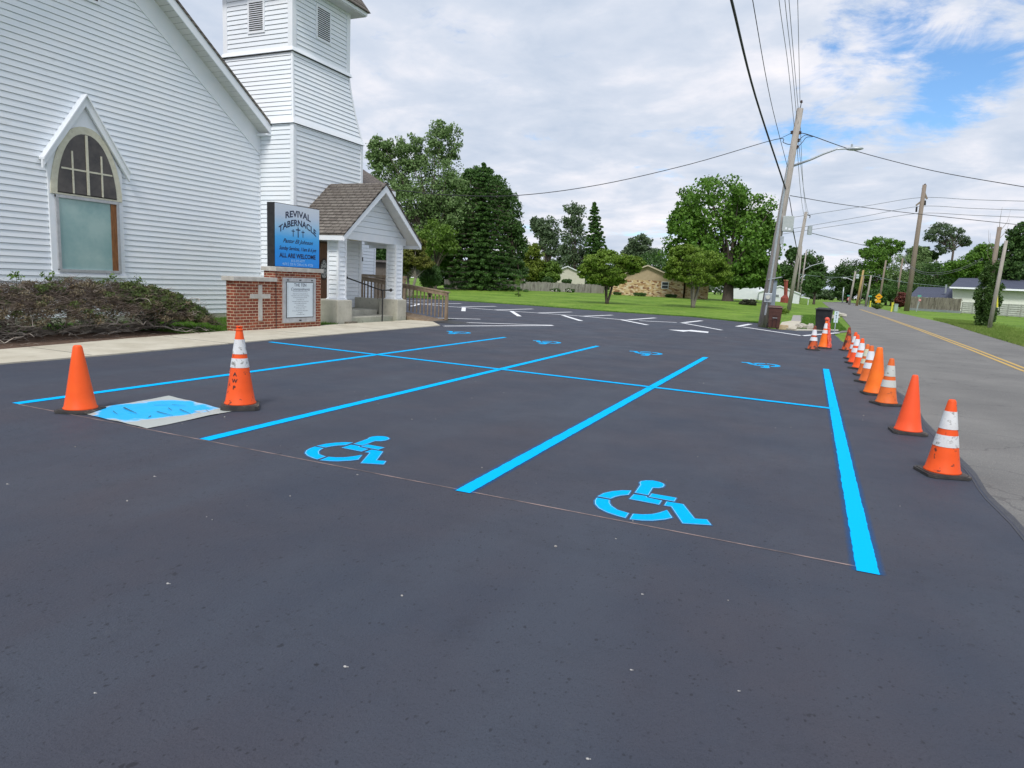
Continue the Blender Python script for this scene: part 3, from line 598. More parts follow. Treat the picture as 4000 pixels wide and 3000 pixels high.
mb=MB(); e=2.0; mb.hexa([(cx-e,cy-e,10.905),(cx+e,cy-e,10.905),(cx+e,cy+e,10.905),(cx-e,cy+e,10.905)],[(cx-.05,cy-.05,14.2),(cx+.05,cy-.05,14.2),(cx+.05,cy+.05,14.2),(cx-.05,cy+.05,14.2)]); mb.build('tower_roof',M_SHING,church)
for side in 'yx':
    v=MB(); s=MB(); h=1.46
    if side=='y':
        c=cx-.02; v.box(c-.36,c+.36,cy-h-.045,cy-h,9.28,10.32)
        for i in range(14): s.box(c-.29,c+.29,cy-h-.052,cy-h-.045,9.36+i*.064,9.392+i*.064)
    else:
        c=cy+.03; v.box(cx+h,cx+h+.045,c-.38,c+.38,9.36,10.46)
        for i in range(15): s.box(cx+h+.045,cx+h+.052,c-.31,c+.31,9.44+i*.064,9.472+i*.064)
    o=v.build('louvre_vent',M_WHITE,church); s.build('louvre_slot',M_DK,o)
# ---- entrance porch ----
RX0,RX1,RY=XT,-13.5,19.75; rz=4.56; ey0,ey1,ez=17.52,22.08,2.74
psl=(rz-ez)/(RY-ey0)
mb=MB()
mb.prism([(RX0,RY,rz+.11),(RX0,ey0-.03,ez+.085),(RX0,ey0-.03,ez+.035),(RX0,RY,rz+.05)],(RX1-RX0+.05,0,0))
mb.prism([(RX0,RY,rz+.11),(RX0,ey1+.03,ez+.085),(RX0,ey1+.03,ez+.035),(RX0,RY,rz+.05)],(RX1-RX0+.05,0,0))
proof=mb.build('porch_roof',M_SHING,church)
mb=MB()
for i in range(17):        # shingle courses as real steps
    t=i/17; y=ey0+(RY-ey0)*t; z=ez+.085+(rz+.11-ez-.085)*t; dy=(RY-ey0)/17; dz=(rz+.025-ez)/17
    mb.hexa([(RX0,y-.03,z-.012),(RX1+.055,y-.03,z-.012),(RX1+.055,y+dy,z+dz-.004),(RX0,y+dy,z+dz-.004)],[(RX0,y-.03,z+.012),(RX1+.055,y-.03,z+.012),(RX1+.055,y+dy,z+dz+.002),(RX0,y+dy,z+dz+.002)])
mb.build('shingle_course',M_SHING,proof)
mb=MB()
for ye in (ey0,ey1): mb.prism([(RX1-.01,RY,rz+.045),(RX1-.01,ye,ez+.045),(RX1-.01,ye,ez-.13),(RX1-.01,RY,rz-.20)],(.035,0,0))
mb.build('porch_rake_board',M_WHITE,church)
MB().box(RX0,RX1-.012,ey0-.02,ey0+.015,ez-.12,ez+.03).build('porch_eave_board',M_WHITE,church)
MB().box(RX0,RX1-.012,ey1-.015,ey1+.02,ez-.12,ez+.03).build('porch_eave_board',M_WHITE,church)
mb=MB(); 
for ye in (ey0+.02,ey1-.02): mb.prism([(RX0,RY,rz+.04),(RX0,ye,ez+.03),(RX0,ye,ez+.01),(RX0,RY,rz+.02)],(RX1-RX0-.012,0,0))
for i in range(9):
    t=(i+.5)/9; y=RY+(ey1-RY)*t; z=rz-(rz-ez)*t; mb.box(-14.0,RX1-.02,y-.004,y+.004,z+.004,z+.012)
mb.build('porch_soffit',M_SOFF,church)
XB=-14.02
def pl(z): return Vector((XB,RY-(rz-.0-z)/psl,z)) 
def pr(z): return Vector((XB,RY+(rz-.0-z)/psl,z))
siding(MB(),pl,pr,2.98,rz-.02,(1,0,0),exp=.19).build('porch_gable_wall',M_SIDE,church)
MB().box(XB-.12,XB+.02,17.75,21.85,2.72,2.975).build('porch_beam',M_WHITE,church)
mb=MB(); mb.box(RX0+.03,XB-.125,17.75,17.87,2.72,2.95); mb.box(RX0+.03,XB-.125,21.73,21.85,2.72,2.95); mb.build('porch_side_beam',M_WHITE,church)
MB().box(RX0+.03,XB-.125,17.88,21.72,2.86,2.88).build('porch_ceiling',M_SOFF,church)
lamp=MB().box(-14.75,-14.45,19.45,19.75,2.74,2.855); lamp.build('porch_light',mat('cream_plastic',(.62,.54,.36),.5),church)
POSTS=((-14.10,17.98),(-14.10,21.27)); PW=.19
for px_,py_ in POSTS:
    mb=MB(); 
    siding(mb,lambda z:Vector((px_+PW,py_-PW+.03,z)),lambda z:Vector((px_+PW,py_+PW-.03,z)),.80,2.71,(1,0,0))
    siding(mb,lambda z:Vector((px_-PW+.03,py_-PW,z)),lambda z:Vector((px_+PW-.03,py_-PW,z)),.80,2.71,(0,-1,0))
    mb.box(px_-PW+.02,px_+PW-.02,py_-PW+.02,py_+PW-.02,.80,2.71); p=mb.build('porch_post',M_SIDE,church)
    mb=MB(); w=.07
    for sx in (-1,1):
        for sy in (-1,1):
            mb.box(px_+sx*(PW+.026)-(w if sx>0 else 0),px_+sx*(PW+.026)+(w if sx<0 else 0),py_+sy*(PW+.026)-(w if sy>0 else 0),py_+sy*(PW+.026)+(w if sy<0 else 0),.79,2.715)
    mb.box(px_-PW-.05,px_+PW+.05,py_-PW-.05,py_+PW+.05,.765,.80); mb.build('corner_trim',M_WHITE,p)
# pedestals, side wall, steps
mb=MB(); mb.box(-14.75,-13.72,17.55,18.30,-.03,.762); mb.build('porch_pedestal',M_CONC,church,bevel=.03)
mb=MB(); mb.box(-14.55,-13.74,20.98,21.58,-.03,.762); mb.build('porch_pedestal',M_CONC,church,bevel=.03)
MB().box(XT+.02,-14.555,21.2,21.42,-.03,.75).build('porch_side_wall',M_CONC,church)
mb=MB(); mb.box(XT-.2,-14.62,18.31,21.0,-.03,.36); mb.build('porch_floor',M_CONC,church,bevel=.015)
mb=MB(); mb.box(-14.61,-13.92,18.31,20.97,-.03,.185); mb.build('porch_step',M_CONC,church,bevel=.015)
MB().box(-13.95,-13.58,17.9,18.4,0.0,.075).build('broken_step_edge',mat('dark_concrete',(.16,.14,.11),.95,(.22,.2,.16),9),church)
tag(MB().box(-15.5,-15.0,18.9,19.7,.362,.374).build('door_mat',M_BLACK),'black door mat on the porch floor','door mat')
# door in tower face
d=MB(); d.box(XT+.0-.0+.018,XT+.06,18.62,20.05,.36,2.68); df=d.build('door_frame',mat('brown_frame',(.06,.035,.02),.6),church)
dd=MB(); dd.box(XT+.061,XT+.085,18.72,19.92,.40,2.60); door=dd.build('door',M_DOOR,church)
dd=MB(); dd.prism([(XT+.086,19.32+.24*math.cos(t),1.72+.38*math.sin(t)) for t in np.linspace(0,2*math.pi,24,endpoint=False)],(.012,0,0)); dd.build('oval_rim',mat('dark_rim',(.04,.022,.012),.5),door)
dd=MB(); dd.prism([(XT+.099,19.32+.18*math.cos(t),1.72+.31*math.sin(t)) for t in np.linspace(0,2*math.pi,24,endpoint=False)],(.004,0,0)); dd.build('oval_glass',mat('leaded_glass',(.10,.11,.11),.2,(.42,.43,.42),14,2,lo=.45,hi=.5,spec=.6),door)
# black handrail
hr=empty('handrail',(0,0,0),'black metal handrail with ball ends beside the porch steps','handrail')
yh=20.0
q=[PY(1353,1084,yh),PY(1478,1130,yh),PY(1495,1134,yh),PY(1527,1133,yh)]
MB().tube(q,.022).build('rail',M_BLACK,hr)
for e_ in (q[0],q[-1]): MB().sphere(e_,.06).build('ball_end',M_BLACK,hr)
pb=PY(1493,1246,yh); MB().tube([(pb.x,yh,0.0),(pb.x,yh,q[2].z)],.024).build('post',M_BLACK,hr)
# wing behind the tower
mb=siding(MB(),lambda z:Vector((-19,21.6,z)),lambda z:Vector((-19,27.0,z)),.3,5.55,(1,0,0)); mb.box(-30,-19.03,21.6,26.98,0,5.55); mb.build('rear_wing_wall',M_SIDE,church)
MB().box(-19.02,-18.96,26.93,27.03,.3,5.55).build('wing_corner_board',M_WHITE,church)
e=PX(1540,748,-18.5); e0=PX(1420,717,-18.5); r1=PY(1408,657,e.y)
mb=MB(); mb.prism([(-18.45,21.0,e.z+.02),(r1.x-2,21.0,r1.z+.02+(2/(abs(r1.x+18.5)))*(r1.z-e.z)),(r1.x-2,21.0,r1.z-.08+(2/(abs(r1.x+18.5)))*(r1.z-e.z)),(-18.45,21.0,e.z-.08)],(0,e.y-21.0,0)); mb.build('wing_roof',M_SHINGY,church)
mb=MB(); mb.box(-18.46,-18.42,21.0,e.y+.01,e.z-.24,e.z-.02); mb.box(-19.0,-18.47,e.y-.03,e.y+.012,e.z-.22,e.z-.09); mb.build('wing_gutter',M_WHITE,church)
d=MB().box(-18.98,-18.93,24.75,26.0,.6,2.75); d=d.build('side_door',mat('white_door',(.80,.82,.85),.5),church)
mb=MB(); mb.box(-18.929,-18.915,25.93,25.99,2.2,2.38); mb.box(-18.929,-18.915,25.93,25.99,.95,1.13); mb.build('hinge',M_DK,d)
# ================= WOODEN RAMP =================
ramp=empty('wooden_ramp',(-13.6,22.5,0),'brown weathered timber wheelchair ramp with baluster railing beside the porch','ramp')
def rz_(x): return .02+.15*max(0,(-12.75-x))*.72
mb=MB(); 
for i in range(28):
    x0=-12.75-.14*i; mb.box(x0-.132,x0,21.75,22.95,rz_(x0)-.02,rz_(x0)+.012)
mb.build('deck_board',M_TIMBER,ramp)
mb=MB(); mb.hexa([(-16.7,21.68,-.03),(-12.8,21.68,-.03),(-12.8,21.74,-.03),(-16.7,21.74,-.03)],[(-16.7,21.68,rz_(-16.7)+.02),(-12.8,21.68,.03),(-12.8,21.74,.03),(-16.7,21.74,rz_(-16.7)+.02)]); mb.build('side_board',M_TIMBER,ramp)
yr=22.92
for x in (-12.8,-14.88,-16.95): MB().box(x-.05,x+.05,yr-.05,yr+.05,-.03,rz_(x)+1.06).build('rail_post',M_TIMBER,ramp)
mb=MB(); mb.hexa([(-17.1,yr-.09,rz_(-17.1)+1.06),(-12.7,yr-.09,1.065),(-12.7,yr+.09,1.065),(-17.1,yr+.09,rz_(-17.1)+1.06)],[(-17.1,yr-.09,rz_(-17.1)+1.10),(-12.7,yr-.09,1.105),(-12.7,yr+.09,1.105),(-17.1,yr+.09,rz_(-17.1)+1.10)])
mb.hexa([(-17.1,yr-.07,rz_(-17.1)+.93),(-12.75,yr-.07,.935),(-12.75,yr-.052,.935),(-17.1,yr-.052,rz_(-17.1)+.93)],[(-17.1,yr-.07,rz_(-17.1)+1.055),(-12.75,yr-.07,1.06),(-12.75,yr-.052,1.06),(-17.1,yr-.052,rz_(-17.1)+1.055)]); mb.build('top_rail',M_TIMBER,ramp)
for i in range(24):
    x=-12.97-.165*i
    if abs(x+14.88)<.08: continue
    MB().box(x-.018,x+.018,yr-.018,yr+.018,rz_(x)+.06,rz_(x)+1.0).build('baluster',M_TIMBER,ramp)
# landing rail further back
mb=MB(); mb.box(-18.4,-16.0,25.0,25.12,1.52,1.62); mb.box(-18.4,-16.0,25.04,25.08,1.38,1.51); mb.build('landing_rail',M_TIMBER,ramp)
for x in (-18.3,-16.1): MB().box(x-.05,x+.05,25.01,25.11,-.03,1.5).build('landing_post',M_TIMBER,ramp)
for i in range(11): MB().box(-18.15+.18*i,-18.11+.18*i,25.03,25.07,.5,1.4).build('landing_baluster',M_TIMBER,ramp)
MB().box(-18.6,-16.0,23.0,24.98,.28,.42).build('landing_deck',M_TIMBER,ramp)
tag(MB().hexa([(-13.0,21.7,.002),(-11.6,21.5,.002),(-11.5,22.6,.002),(-12.8,22.95,.002)],[(-13.0,21.72,.03),(-11.65,21.55,.012),(-11.55,22.55,.012),(-12.8,22.9,.03)]).build('rubber_mat',M_BLACK),'flat black rubber mat at the foot of the wooden ramp','mat')
# ================= BRICK SIGN =================
XS=-13.4
sign=empty('brick_church_sign',(XS,14.6,0),'red brick church sign with stone caps, blue lettered cabinet, stone cross and framed notice board','sign')
MB().box(XS-.30,XS-.012,13.05,14.49,-.03,1.292).build('brick_block',M_BRICK,sign)
MB().box(XS-.42,XS,14.49,16.34,-.03,1.585).build('brick_block',M_BRICK,sign)
MB().box(XS-.36,XS+.05,12.95,14.50,1.295,1.405).build('stone_cap',M_CAP,sign,bevel=.008)
MB().box(XS-.48,XS+.052,14.44,16.41,1.588,1.70).build('stone_cap',M_CAP,sign,bevel=.008)
mb=MB(); mb.box(XS-.015,XS+.012,13.845,13.975,.26,1.20); mb.box(XS-.015,XS+.0125,13.56,13.844,.85,.965); mb.box(XS-.015,XS+.0125,13.976,14.27,.85,.965); mb.build('stone_cross',M_CAP,sign)
MB().box(XS-.002,XS+.006,14.482,14.50,-.02,1.58).build('expansion_joint',M_DK,sign)
box_=MB().box(XS-.27,XS-.015,14.46,16.28,1.705,3.41).build('sign_cabinet',M_BLACK,sign)
def sign_face_mat():
    m=bpy.data.materials.new('blue_fade_print'); m.use_nodes=True; nt=m.node_tree; b=nt.nodes['Principled BSDF']; N=nt.nodes.new; L=nt.links.new
    tc=N('ShaderNodeTexCoord'); sp=N('ShaderNodeSeparateXYZ'); L(tc.outputs['Object'],sp.inputs[0]); mr=N('ShaderNodeMapRange'); mr.inputs[1].default_value=1.71; mr.inputs[2].default_value=3.41; 
    n=N('ShaderNodeTexNoise'); n.inputs['Scale'].default_value=1.5; n.inputs['Detail'].default_value=3; L(tc.outputs['Object'],n.inputs[0]); a=N('ShaderNodeMath'); a.operation='MULTIPLY_ADD'; L(n.outputs['Fac'],a.inputs[0]); a.inputs[1].default_value=.15; L(sp.outputs[2],a.inputs[2]); L(a.outputs[0],mr.inputs[0])
    r=N('ShaderNodeValToRGB'); e=r.color_ramp; e.elements[0].position=.0; e.elements[0].color=(.005,.24,.80,1); e.elements[1].position=1; e.elements[1].color=(.66,.72,.80,1)
    for p,c in ((.30,(.008,.30,.86,1)),(.52,(.06,.42,.88,1)),(.70,(.34,.60,.84,1)),(.86,(.58,.67,.80,1))): k=e.elements.new(p); k.color=c
    L(mr.outputs[0],r.inputs[0]); L(r.outputs[0],b.inputs['Base Color']); b.inputs['Roughness'].default_value=.35; return m
MB().box(XS-.014,XS-.004,14.475,16.265,1.72,3.395).build('sign_face',sign_face_mat(),box_)
M_INK=mat('navy_ink',(.012,.016,.06),.5); M_INKW=mat('pale_ink',(.45,.70,.92),.5)
yc=15.37
def onface(v0,k=0,e=.002): return lambda x,y:(XS-.004+e,yc+x,v0+y-k*x*x)
mb=MB()
put_text(mb,'REVIVAL',.24,onface(3.17,.30),bold=.006,width=1.02)
put_text(mb,'TABERNACLE',.235,onface(2.93,.42),bold=.006,width=1.52)
put_text(mb,'Pastor Eli Johnson',.15,onface(2.42),bold=.003,shear=.45,width=1.22)
put_text(mb,'Sunday Services, 11am & 6 pm',.14,onface(2.22),bold=.003,shear=.45,width=1.52)
put_text(mb,'ALL ARE WELCOME',.165,onface(2.02),bold=.006,width=1.48)
for dx,dz,s_ in ((-.2,2.66,.72),(0,2.69,1.0),(.2,2.66,.72)):
    mb.box(XS-.003,XS-.001,yc+dx-.016*s_,yc+dx+.016*s_,dz-.15*s_,dz+.13*s_); mb.box(XS-.003,XS-.0012,yc+dx-.085*s_,yc+dx+.085*s_,dz+.045*s_,dz+.075*s_)
mb.build('sign_lettering',M_INK,box_)
mb=MB(); put_text(mb,'812-372-4777',.095,onface(1.885),width=.55); put_text(mb,'4674 E. 250 N. Clifford, IN. 47226',.10,onface(1.79),width=1.25); mb.build('address_lettering',M_INKW,box_)
nf=MB().box(XS,XS+.045,14.73,16.07,.17,1.42).build('notice_frame',M_ALU,sign)
MB().box(XS+.046,XS+.05,14.83,15.96,.30,1.31).build('notice_rim',M_DK,nf)
MB().box(XS+.051,XS+.054,14.855,15.935,.32,1.29).build('notice_sheet',mat('white_print',(.66,.74,.80),.4),nf)
mb=MB(); yn=15.395
def onn(v0): return lambda x,y:(XS+.0555,yn+x,v0+y)
put_text(mb,'THE TEN',.125,onn(1.22),bold=.001,width=.50); put_text(mb,'Commandments',.115,onn(1.105),shear=.35,width=.78)
mb.box(XS+.0552,XS+.056,yn-.3,yn+.3,1.035,1.041)
tl=['I. Thou shalt have no other gods before me.','II. Thou shalt not make unto thee any graven image.','III. Thou shalt not take the name of the','Lord thy God in vain.','IV. Remember the sabbath day, to keep it holy.','V. Honor thy father and thy mother.','VI. Thou shalt not kill.','VII. Thou shalt not commit adultery.','VIII. Thou shalt not steal.','IX. Thou shalt not bear false witness against','thy neighbour.','X. Thou shalt not covet.']
for i,s_ in enumerate(tl): put_text(mb,s_,.036,onn(.975-i*.053))
for sy in (-1,1):
    for i in range(26): mb.box(XS+.0552,XS+.056,yn+sy*.505-.006,yn+sy*.505+.006,.36+i*.034,.378+i*.034)
mb.build('notice_lettering',M_INK,nf)
mb=MB()
for y in (14.9,15.40,15.90): mb.box(XS+.046,XS+.052,y-.04,y+.04,1.345,1.37)
mb.box(XS+.046,XS+.052,15.36,15.45,.205,.24); mb.build('latch',M_DK,nf)
# ================= CONES =================
OR=(.93,.095,.018)
MC={'new':mat('cone_orange',(.95,.112,.010),.55,(.90,.095,.009),5,4,third=((.30,.05,.02),9,.68,.74)),
 'bright':mat('cone_bright_orange',(.97,.19,.012),.55,(.90,.14,.01),4,3),
 'faded':mat('cone_faded_orange',(.78,.16,.025),.55,(.68,.12,.02),5,5,third=((.16,.06,.03),10,.60,.70)),
 'scuffed':mat('cone_scuffed_orange',(.90,.10,.010),.6,(.80,.085,.010),5,5,third=((.08,.03,.02),13,.60,.66)),
 'dirty':mat('cone_dirty_orange',(.62,.10,.02),.6,(.40,.06,.02),4,5,third=((.07,.03,.022),7,.46,.56)),
 'coral':mat('cone_coral_orange',(.95,.10,.022),.55,(.90,.09,.02),5,4)}
M_BANDW=mat('reflective_white',(.60,.60,.60),.5,(.74,.75,.76),9,5,third=((.22,.21,.19),18,.54,.66))
M_BANDC=mat('reflective_clean',(.80,.81,.84),.4,(.72,.74,.78),6,3)
M_BANDY=mat('reflective_yellowed',(.60,.60,.42),.5,(.68,.67,.52),8,4,third=((.25,.23,.15),14,.60,.68))
M_RUB=mat('cone_rubber',(.035,.035,.036),.7,(.065,.06,.055),8,5,bump=.2,third=((.20,.17,.13),7,.60,.72))
def cone(loc,h,kind,bands,label,rz=0.,bandm=None,bs=.19,n=24,rb=None,rt=.032,bz=.035):
    p=Vector((loc.x,loc.y,0)); e=empty('traffic_cone',p,label,'traffic cone','orange traffic cones'); e.rotation_euler[2]=rz
    rb=rb or .145*h/.71; 
    def rad(f): return rb+(rt-rb)*f     # f 0 bottom .. 1 top
    z0=bz
    prof=[(rb+.012,z0),(rb+.010,z0+.012),(rad(.02),z0+.03)]+[(rad(f),z0+(h-z0)*f) for f in (.2,.4,.6,.8,.97)]+[(rt*.95,h-.008),(rt*.75,h)]
    q=MB().lathe(prof,n,c=p); q.build('cone_body',MC[kind],e,smooth=(n>12))
    b=MB(); c8=.045
    pts=[(-bs,-bs+c8),(-bs+c8,-bs),(bs-c8,-bs),(bs,-bs+c8),(bs,bs-c8),(bs-c8,bs),(-bs+c8,bs),(-bs,bs-c8)]
    b.prism([(p.x+x,p.y+y,.004) for x,y in pts],(0,0,bz-.010)); b.prism([(p.x+x*.9,p.y+y*.9,bz-.0055) for x,y in pts],(0,0,.0065)); b.build('cone_base',M_RUB,e)
    for a,c_ in bands:   # fractions measured from the top
        z1=h-(h)*a; zb=h-h*c_; f1=(z1-z0)/(h-z0); f0=(zb-z0)/(h-z0)
        MB().tube([(p.x,p.y,zb),(p.x,p.y,z1)],[rad(f0)+.003,rad(f1)+.003],n,cap=False).build('reflective_band',bandm or M_BANDW,e,smooth=True)
    return e
B28=((.15,.38),(.46,.61)); B36=((.126,.307),(.36,.475))
c1=cone(G(315,1606),.715,'new',(),'plain orange cone standing by the left corner of the stencil mat',rb=.155,rt=.042,n=14,bs=.19,rz=.4)
c2=cone(G(939,1594),.92,'scuffed',B36,'tall scuffed orange cone with two white bands right of the stencil mat',rb=.165,rt=.034,bs=.205,bz=.06,rz=.75)
MB().lathe([(.042,.0),(.042,.012),(.03,.02),(.03,.03),(.038,.04),(.036,.05)],20,c=(c2.location.x,c2.location.y,.905)).build('cone_tip',MC['scuffed'],c2)
# worn stencilled letters on the tall cone
mb=MB(); cdir=Vector((-c2.location.x,-c2.location.y,0)).normalized(); side=Vector((-cdir.y,cdir.x,0)); off=R_(-28)
dr=Vector((cdir.x*math.cos(off)-cdir.y*math.sin(off),cdir.x*math.sin(off)+cdir.y*math.cos(off),0)); sd_=Vector((-dr.y,dr.x,0))
for i,ch in enumerate('AWP'):
    zc=.41-i*.075; rr=.165+(.034-.165)*((zc-.06)/.86)
    def fn(x,y,zc=zc,rr=rr):
        a=x/rr; return c2.location+dr*math.cos(a)*(rr-y*.15+.004)+sd_*math.sin(a)*(rr-y*.15+.004)+Vector((0,0,zc+y))
    put_text(mb,ch,.06,fn,bold=.0015)
# the cone empty carries a rotation: give lettering the matching local frame
lo=mb.build('cone_lettering',M_BLACK,c2)
def unrot(o,rz):
    c,s_=math.cos(-rz),math.sin(-rz)
    for v in o.data.vertices: x,y=v.co.x,v.co.y; v.co.x=x*c-y*s_; v.co.y=x*s_+y*c
unrot(lo,.75)
cl_=[((3678,1853),.715,'scuffed',B28,'orange cone with two scuffed white bands at the near right end of the roadside row',.3,None),
 ((3545,1690),.715,'coral',(),'plain coral orange cone, second from the near end of the roadside row',.1,None),
 ((3461,1580),.715,'faded',B28,'faded orange cone with grey bands, third from the near end of the roadside row',.5,mat('reflective_grey',(.50,.52,.48),.5,(.60,.61,.58),6,4,third=((.2,.2,.18),12,.6,.68))),
 ((3414,1540),.80,'bright',(),'plain bright orange cone in the middle of the roadside row, its top without bands',.2,None),
 ((3388,1494),.715,'faded',B28,'orange cone with wide white bands just behind the plain bright one',.6,M_BANDC),
 ((3375,1467),.66,'faded',B28,'orange cone with yellowed bands partly hidden in the roadside row',.2,M_BANDY),
 ((3355,1441),.70,'new',B28,'orange cone with pale silvery bands between the yellowed one and the paired cones',.9,M_BANDC),
 ((3338,1420),.715,'coral',B28,'red-orange banded cone, nearer one of the overlapping pair in the roadside row',.3,M_BANDC),
 ((3331,1403),.715,'scuffed',B28,'banded cone, farther one of the overlapping pair in the roadside row',.3,M_BANDC),
 ((3308,1370),.715,'dirty',(),'dirty plain orange cone at the far end of the roadside row',.4,None),
 ((3174,1367),.72,'dirty',B28,'dirty banded cone left of the flagged cone near the bins',.2,M_BANDC)]
for pt,h,kd,bd,lb,rz0,bm_ in cl_: cone(G(*pt),h,kd,bd,lb,rz0,bm_,n=20,rt=.045 if kd=='bright' else .032)
fc=cone(G(3218,1361),.90,'bright',B36,'tall banded orange cone under a pink flag, in front of the black bin',.2,M_BANDC,rb=.165,bs=.2,bz=.05)
mb=MB(); n=14; q=fc.location
for j in range(n+1):
    for i in range(7):
        u=i/6; t=j/n; z=.93-.90*t+.02*math.sin(i*2.1); r=.05+.16*t+.02*math.sin(j*1.3+i*2.5)
        a=-1.15+u*1.9+(.1*t); mb.v.append((q.x+math.cos(a)*r,q.y+math.sin(a)*r,z))
for j in range(n):
    for i in range(6): a=j*7+i; mb.f.append((a,a+1,a+8,a+7))
mb.sphere((q.x,q.y,.91),.07,10,6,(1,1,.9))
fl=mb.build('safety_flag',mat('pink_orange_flag',(.95,.24,.17),.6,(.95,.15,.10),8,3,trans=.3)); fl.modifiers.new('s','SOLIDIFY').thickness=.006
tag(fl,'bright pink-orange cloth flag draped over the tall cone by the black bin','flag')
# ================= BINS =================
def wbin(loc,rz,m,label,h=1.08,w=.60):
    e=empty('wheeled_bin',loc,label,'wheeled bin'); X,Y,Z=0,0,0; L0=Vector(loc)
    def Q(x,y,z): return (L0.x+x,L0.y+y,z)
    d=.62
    mb=MB(); mb.hexa([Q(-w*.40,-d*.36,.04),Q(w*.40,-d*.36,.04),Q(w*.40,d*.36,.04),Q(-w*.40,d*.36,.04)],[Q(-w*.49,-d*.5,h-.10),Q(w*.49,-d*.5,h-.10),Q(w*.49,d*.5,h-.10),Q(-w*.49,d*.5,h-.10)])
    body=mb.build('bin_body',m,e,bevel=.03)
    mb=MB()
    for z in (.40,.62,.80):
        f=z/h; y=-d*(.36+.14*f)-.006; mb.box(L0.x-w*.33,L0.x+w*.33,L0.y+y-.012,L0.y+y+.02,z,z+.035)
    mb.build('rib',m,body)
    mb=MB(); mb.hexa([Q(-w*.55,-d*.56,h-.10),Q(w*.55,-d*.56,h-.10),Q(w*.55,d*.56,h-.10),Q(-w*.55,d*.56,h-.10)],[Q(-w*.52,-d*.50,h-.045),Q(w*.52,-d*.50,h-.045),Q(w*.52,d*.5,h-.045),Q(-w*.52,d*.5,h-.045)])
    mb.hexa([Q(-w*.44,-d*.42,h-.045),Q(w*.44,-d*.42,h-.045),Q(w*.44,d*.42,h-.045),Q(-w*.44,d*.42,h-.045)],[Q(-w*.36,-d*.34,h),Q(w*.36,-d*.34,h),Q(w*.36,d*.34,h),Q(-w*.36,d*.34,h)])
    mb.build('lid',m,e,bevel=.015)
    mb=MB(); mb.tube([Q(-w*.42,d*.62,h-.06),Q(w*.42,d*.62,h-.06)],.018); mb.build('handle',m,e)
    for sx in (-1,1): MB().tube([Q(sx*w*.47,d*.34,.13),Q(sx*w*.40,d*.34,.13)],.13,16).build('wheel',M_RUB,e)
    e.rotation_euler[2]=rz
    return e,body
pb_=G(3020,1284); bb_,body=wbin(pb_,R_(8),mat('brown_plastic',(.075,.032,.025),.45,(.10,.045,.035),4),'brown wheeled bin standing against the leaning utility pole')
mb=MB(); x,y=pb_.x,pb_.y; mb.box(x-.10,x+.10,y-.325,y-.30,.52,.58); mb.box(x-.10,x-.07,y-.30,y-.28,.1,.52); mb.box(x+.07,x+.10,y-.30,y-.28,.1,.52); mb.build('grab_bar',mat('brown_trim',(.04,.018,.015),.4),body)
mb=MB(); mb.box(x-.10,x+.10,y-.332,y-.326,.505,.525); mb.build('bright_strip',M_ALU,body)
pk=G(3212,1291); wbin(pk,R_(175),mat('black_plastic',(.016,.017,.02),.35,(.028,.03,.034),4),'black wheeled bin behind the flagged cone',h=1.08,w=.74)
e=empty('house_number_post',(pk.x+.52,pk.y-.3,0),'small white number sign on a post beside the black bin','number sign'); q=e.location
MB().box(q.x-.02,q.x+.02,q.y-.02,q.y+.02,-.05,.93).build('post',M_GALV,e); MB().box(q.x-.09,q.x+.09,q.y-.035,q.y-.021,.42,.95).build('number_plate',mat('pale_blue_plate',(.62,.74,.80),.5),e)
mb=MB()
for i,ch in enumerate('4671'): put_text(mb,ch,.12,lambda a,b,i=i:(q.x+a,q.y-.037,.87-i*.125+b),bold=.003)
mb.build('numerals',M_INK,e)
# planter block, rocks
pt=G(3053,1286); tag(MB().box(pt.x-.02-.22,pt.x+.28,pt.y-.1,pt.y+.25,-.02,.20).build('stone_block',mat('tan_block',(.42,.31,.18),.8,(.52,.42,.28),6),bevel=.02),'tan concrete block beside the brown bin','block')
for i in range(20):
    px_=rnd.uniform(3112,3170); py_=rnd.uniform(1274,1288); p=G(px_,py_); s_=rnd.uniform(.10,.20)
    mb=MB().sphere((p.x,p.y,s_*.35),s_,7,5,(1,.8,.7)); mb.v=[(a+rnd.uniform(-.03,.03),b+rnd.uniform(-.03,.03),c+rnd.uniform(-.025,.025)) for a,b,c in mb.v]
    if i==0: M_ROCK=mat('pale_rock',(.36,.34,.29),.9,(.52,.49,.43),5,5,bump=.4)
    o=mb.build('rock',M_ROCK); tag(o,'pale loose rock in the heap between the concrete slab and the black bin','rock','rocks beside the concrete slab')
for i,(a,b) in enumerate(((3275,1232),(3290,1237),(3262,1246))):
    p=G(a,b); mb=MB().sphere((p.x,p.y,.12),.35,8,5,(1,.7,.5)); mb.v=[(a+rnd.uniform(-.05,.05),b+rnd.uniform(-.05,.05),c+rnd.uniform(-.04,.04)) for a,b,c in mb.v]
    tag(mb.build('rock',M_ROCK),('nearest','middle','farthest')[i]+' of the three larger pale rocks at the roadside behind the black bin','rock','roadside rocks behind the bin')
# ================= UTILITY POLES =================
def pole(name,base,top,r0,r1,m,label,cat='utility pole',group='utility poles along the road'):
    """base: ground pixel, top: pixel of the top, standing at the base's distance"""
    b=G(*base); b.z=T(b.x,b.y); t=P(*top,depth(b)); 
    # keep the top at the base's distance along Y so that the lean is sideways only
    t=PY(*top,b.y)
    e=empty(name,b,label,cat,group); MB().tube([b+Vector((0,0,-.1)),b.lerp(t,.5),t],[r0,(r0+r1)/2,r1],12).build('shaft',m,e,smooth=True)
    return e,b,t
e1,b1,t1=pole('utility_pole',(2977,1277),(3126,424),.22,.14,M_POLE,'big leaning utility pole beside the brown bin, with street lamp arm and grey boxes')
Y1=b1.y
def on1(px,py): return PY(px,py,Y1)
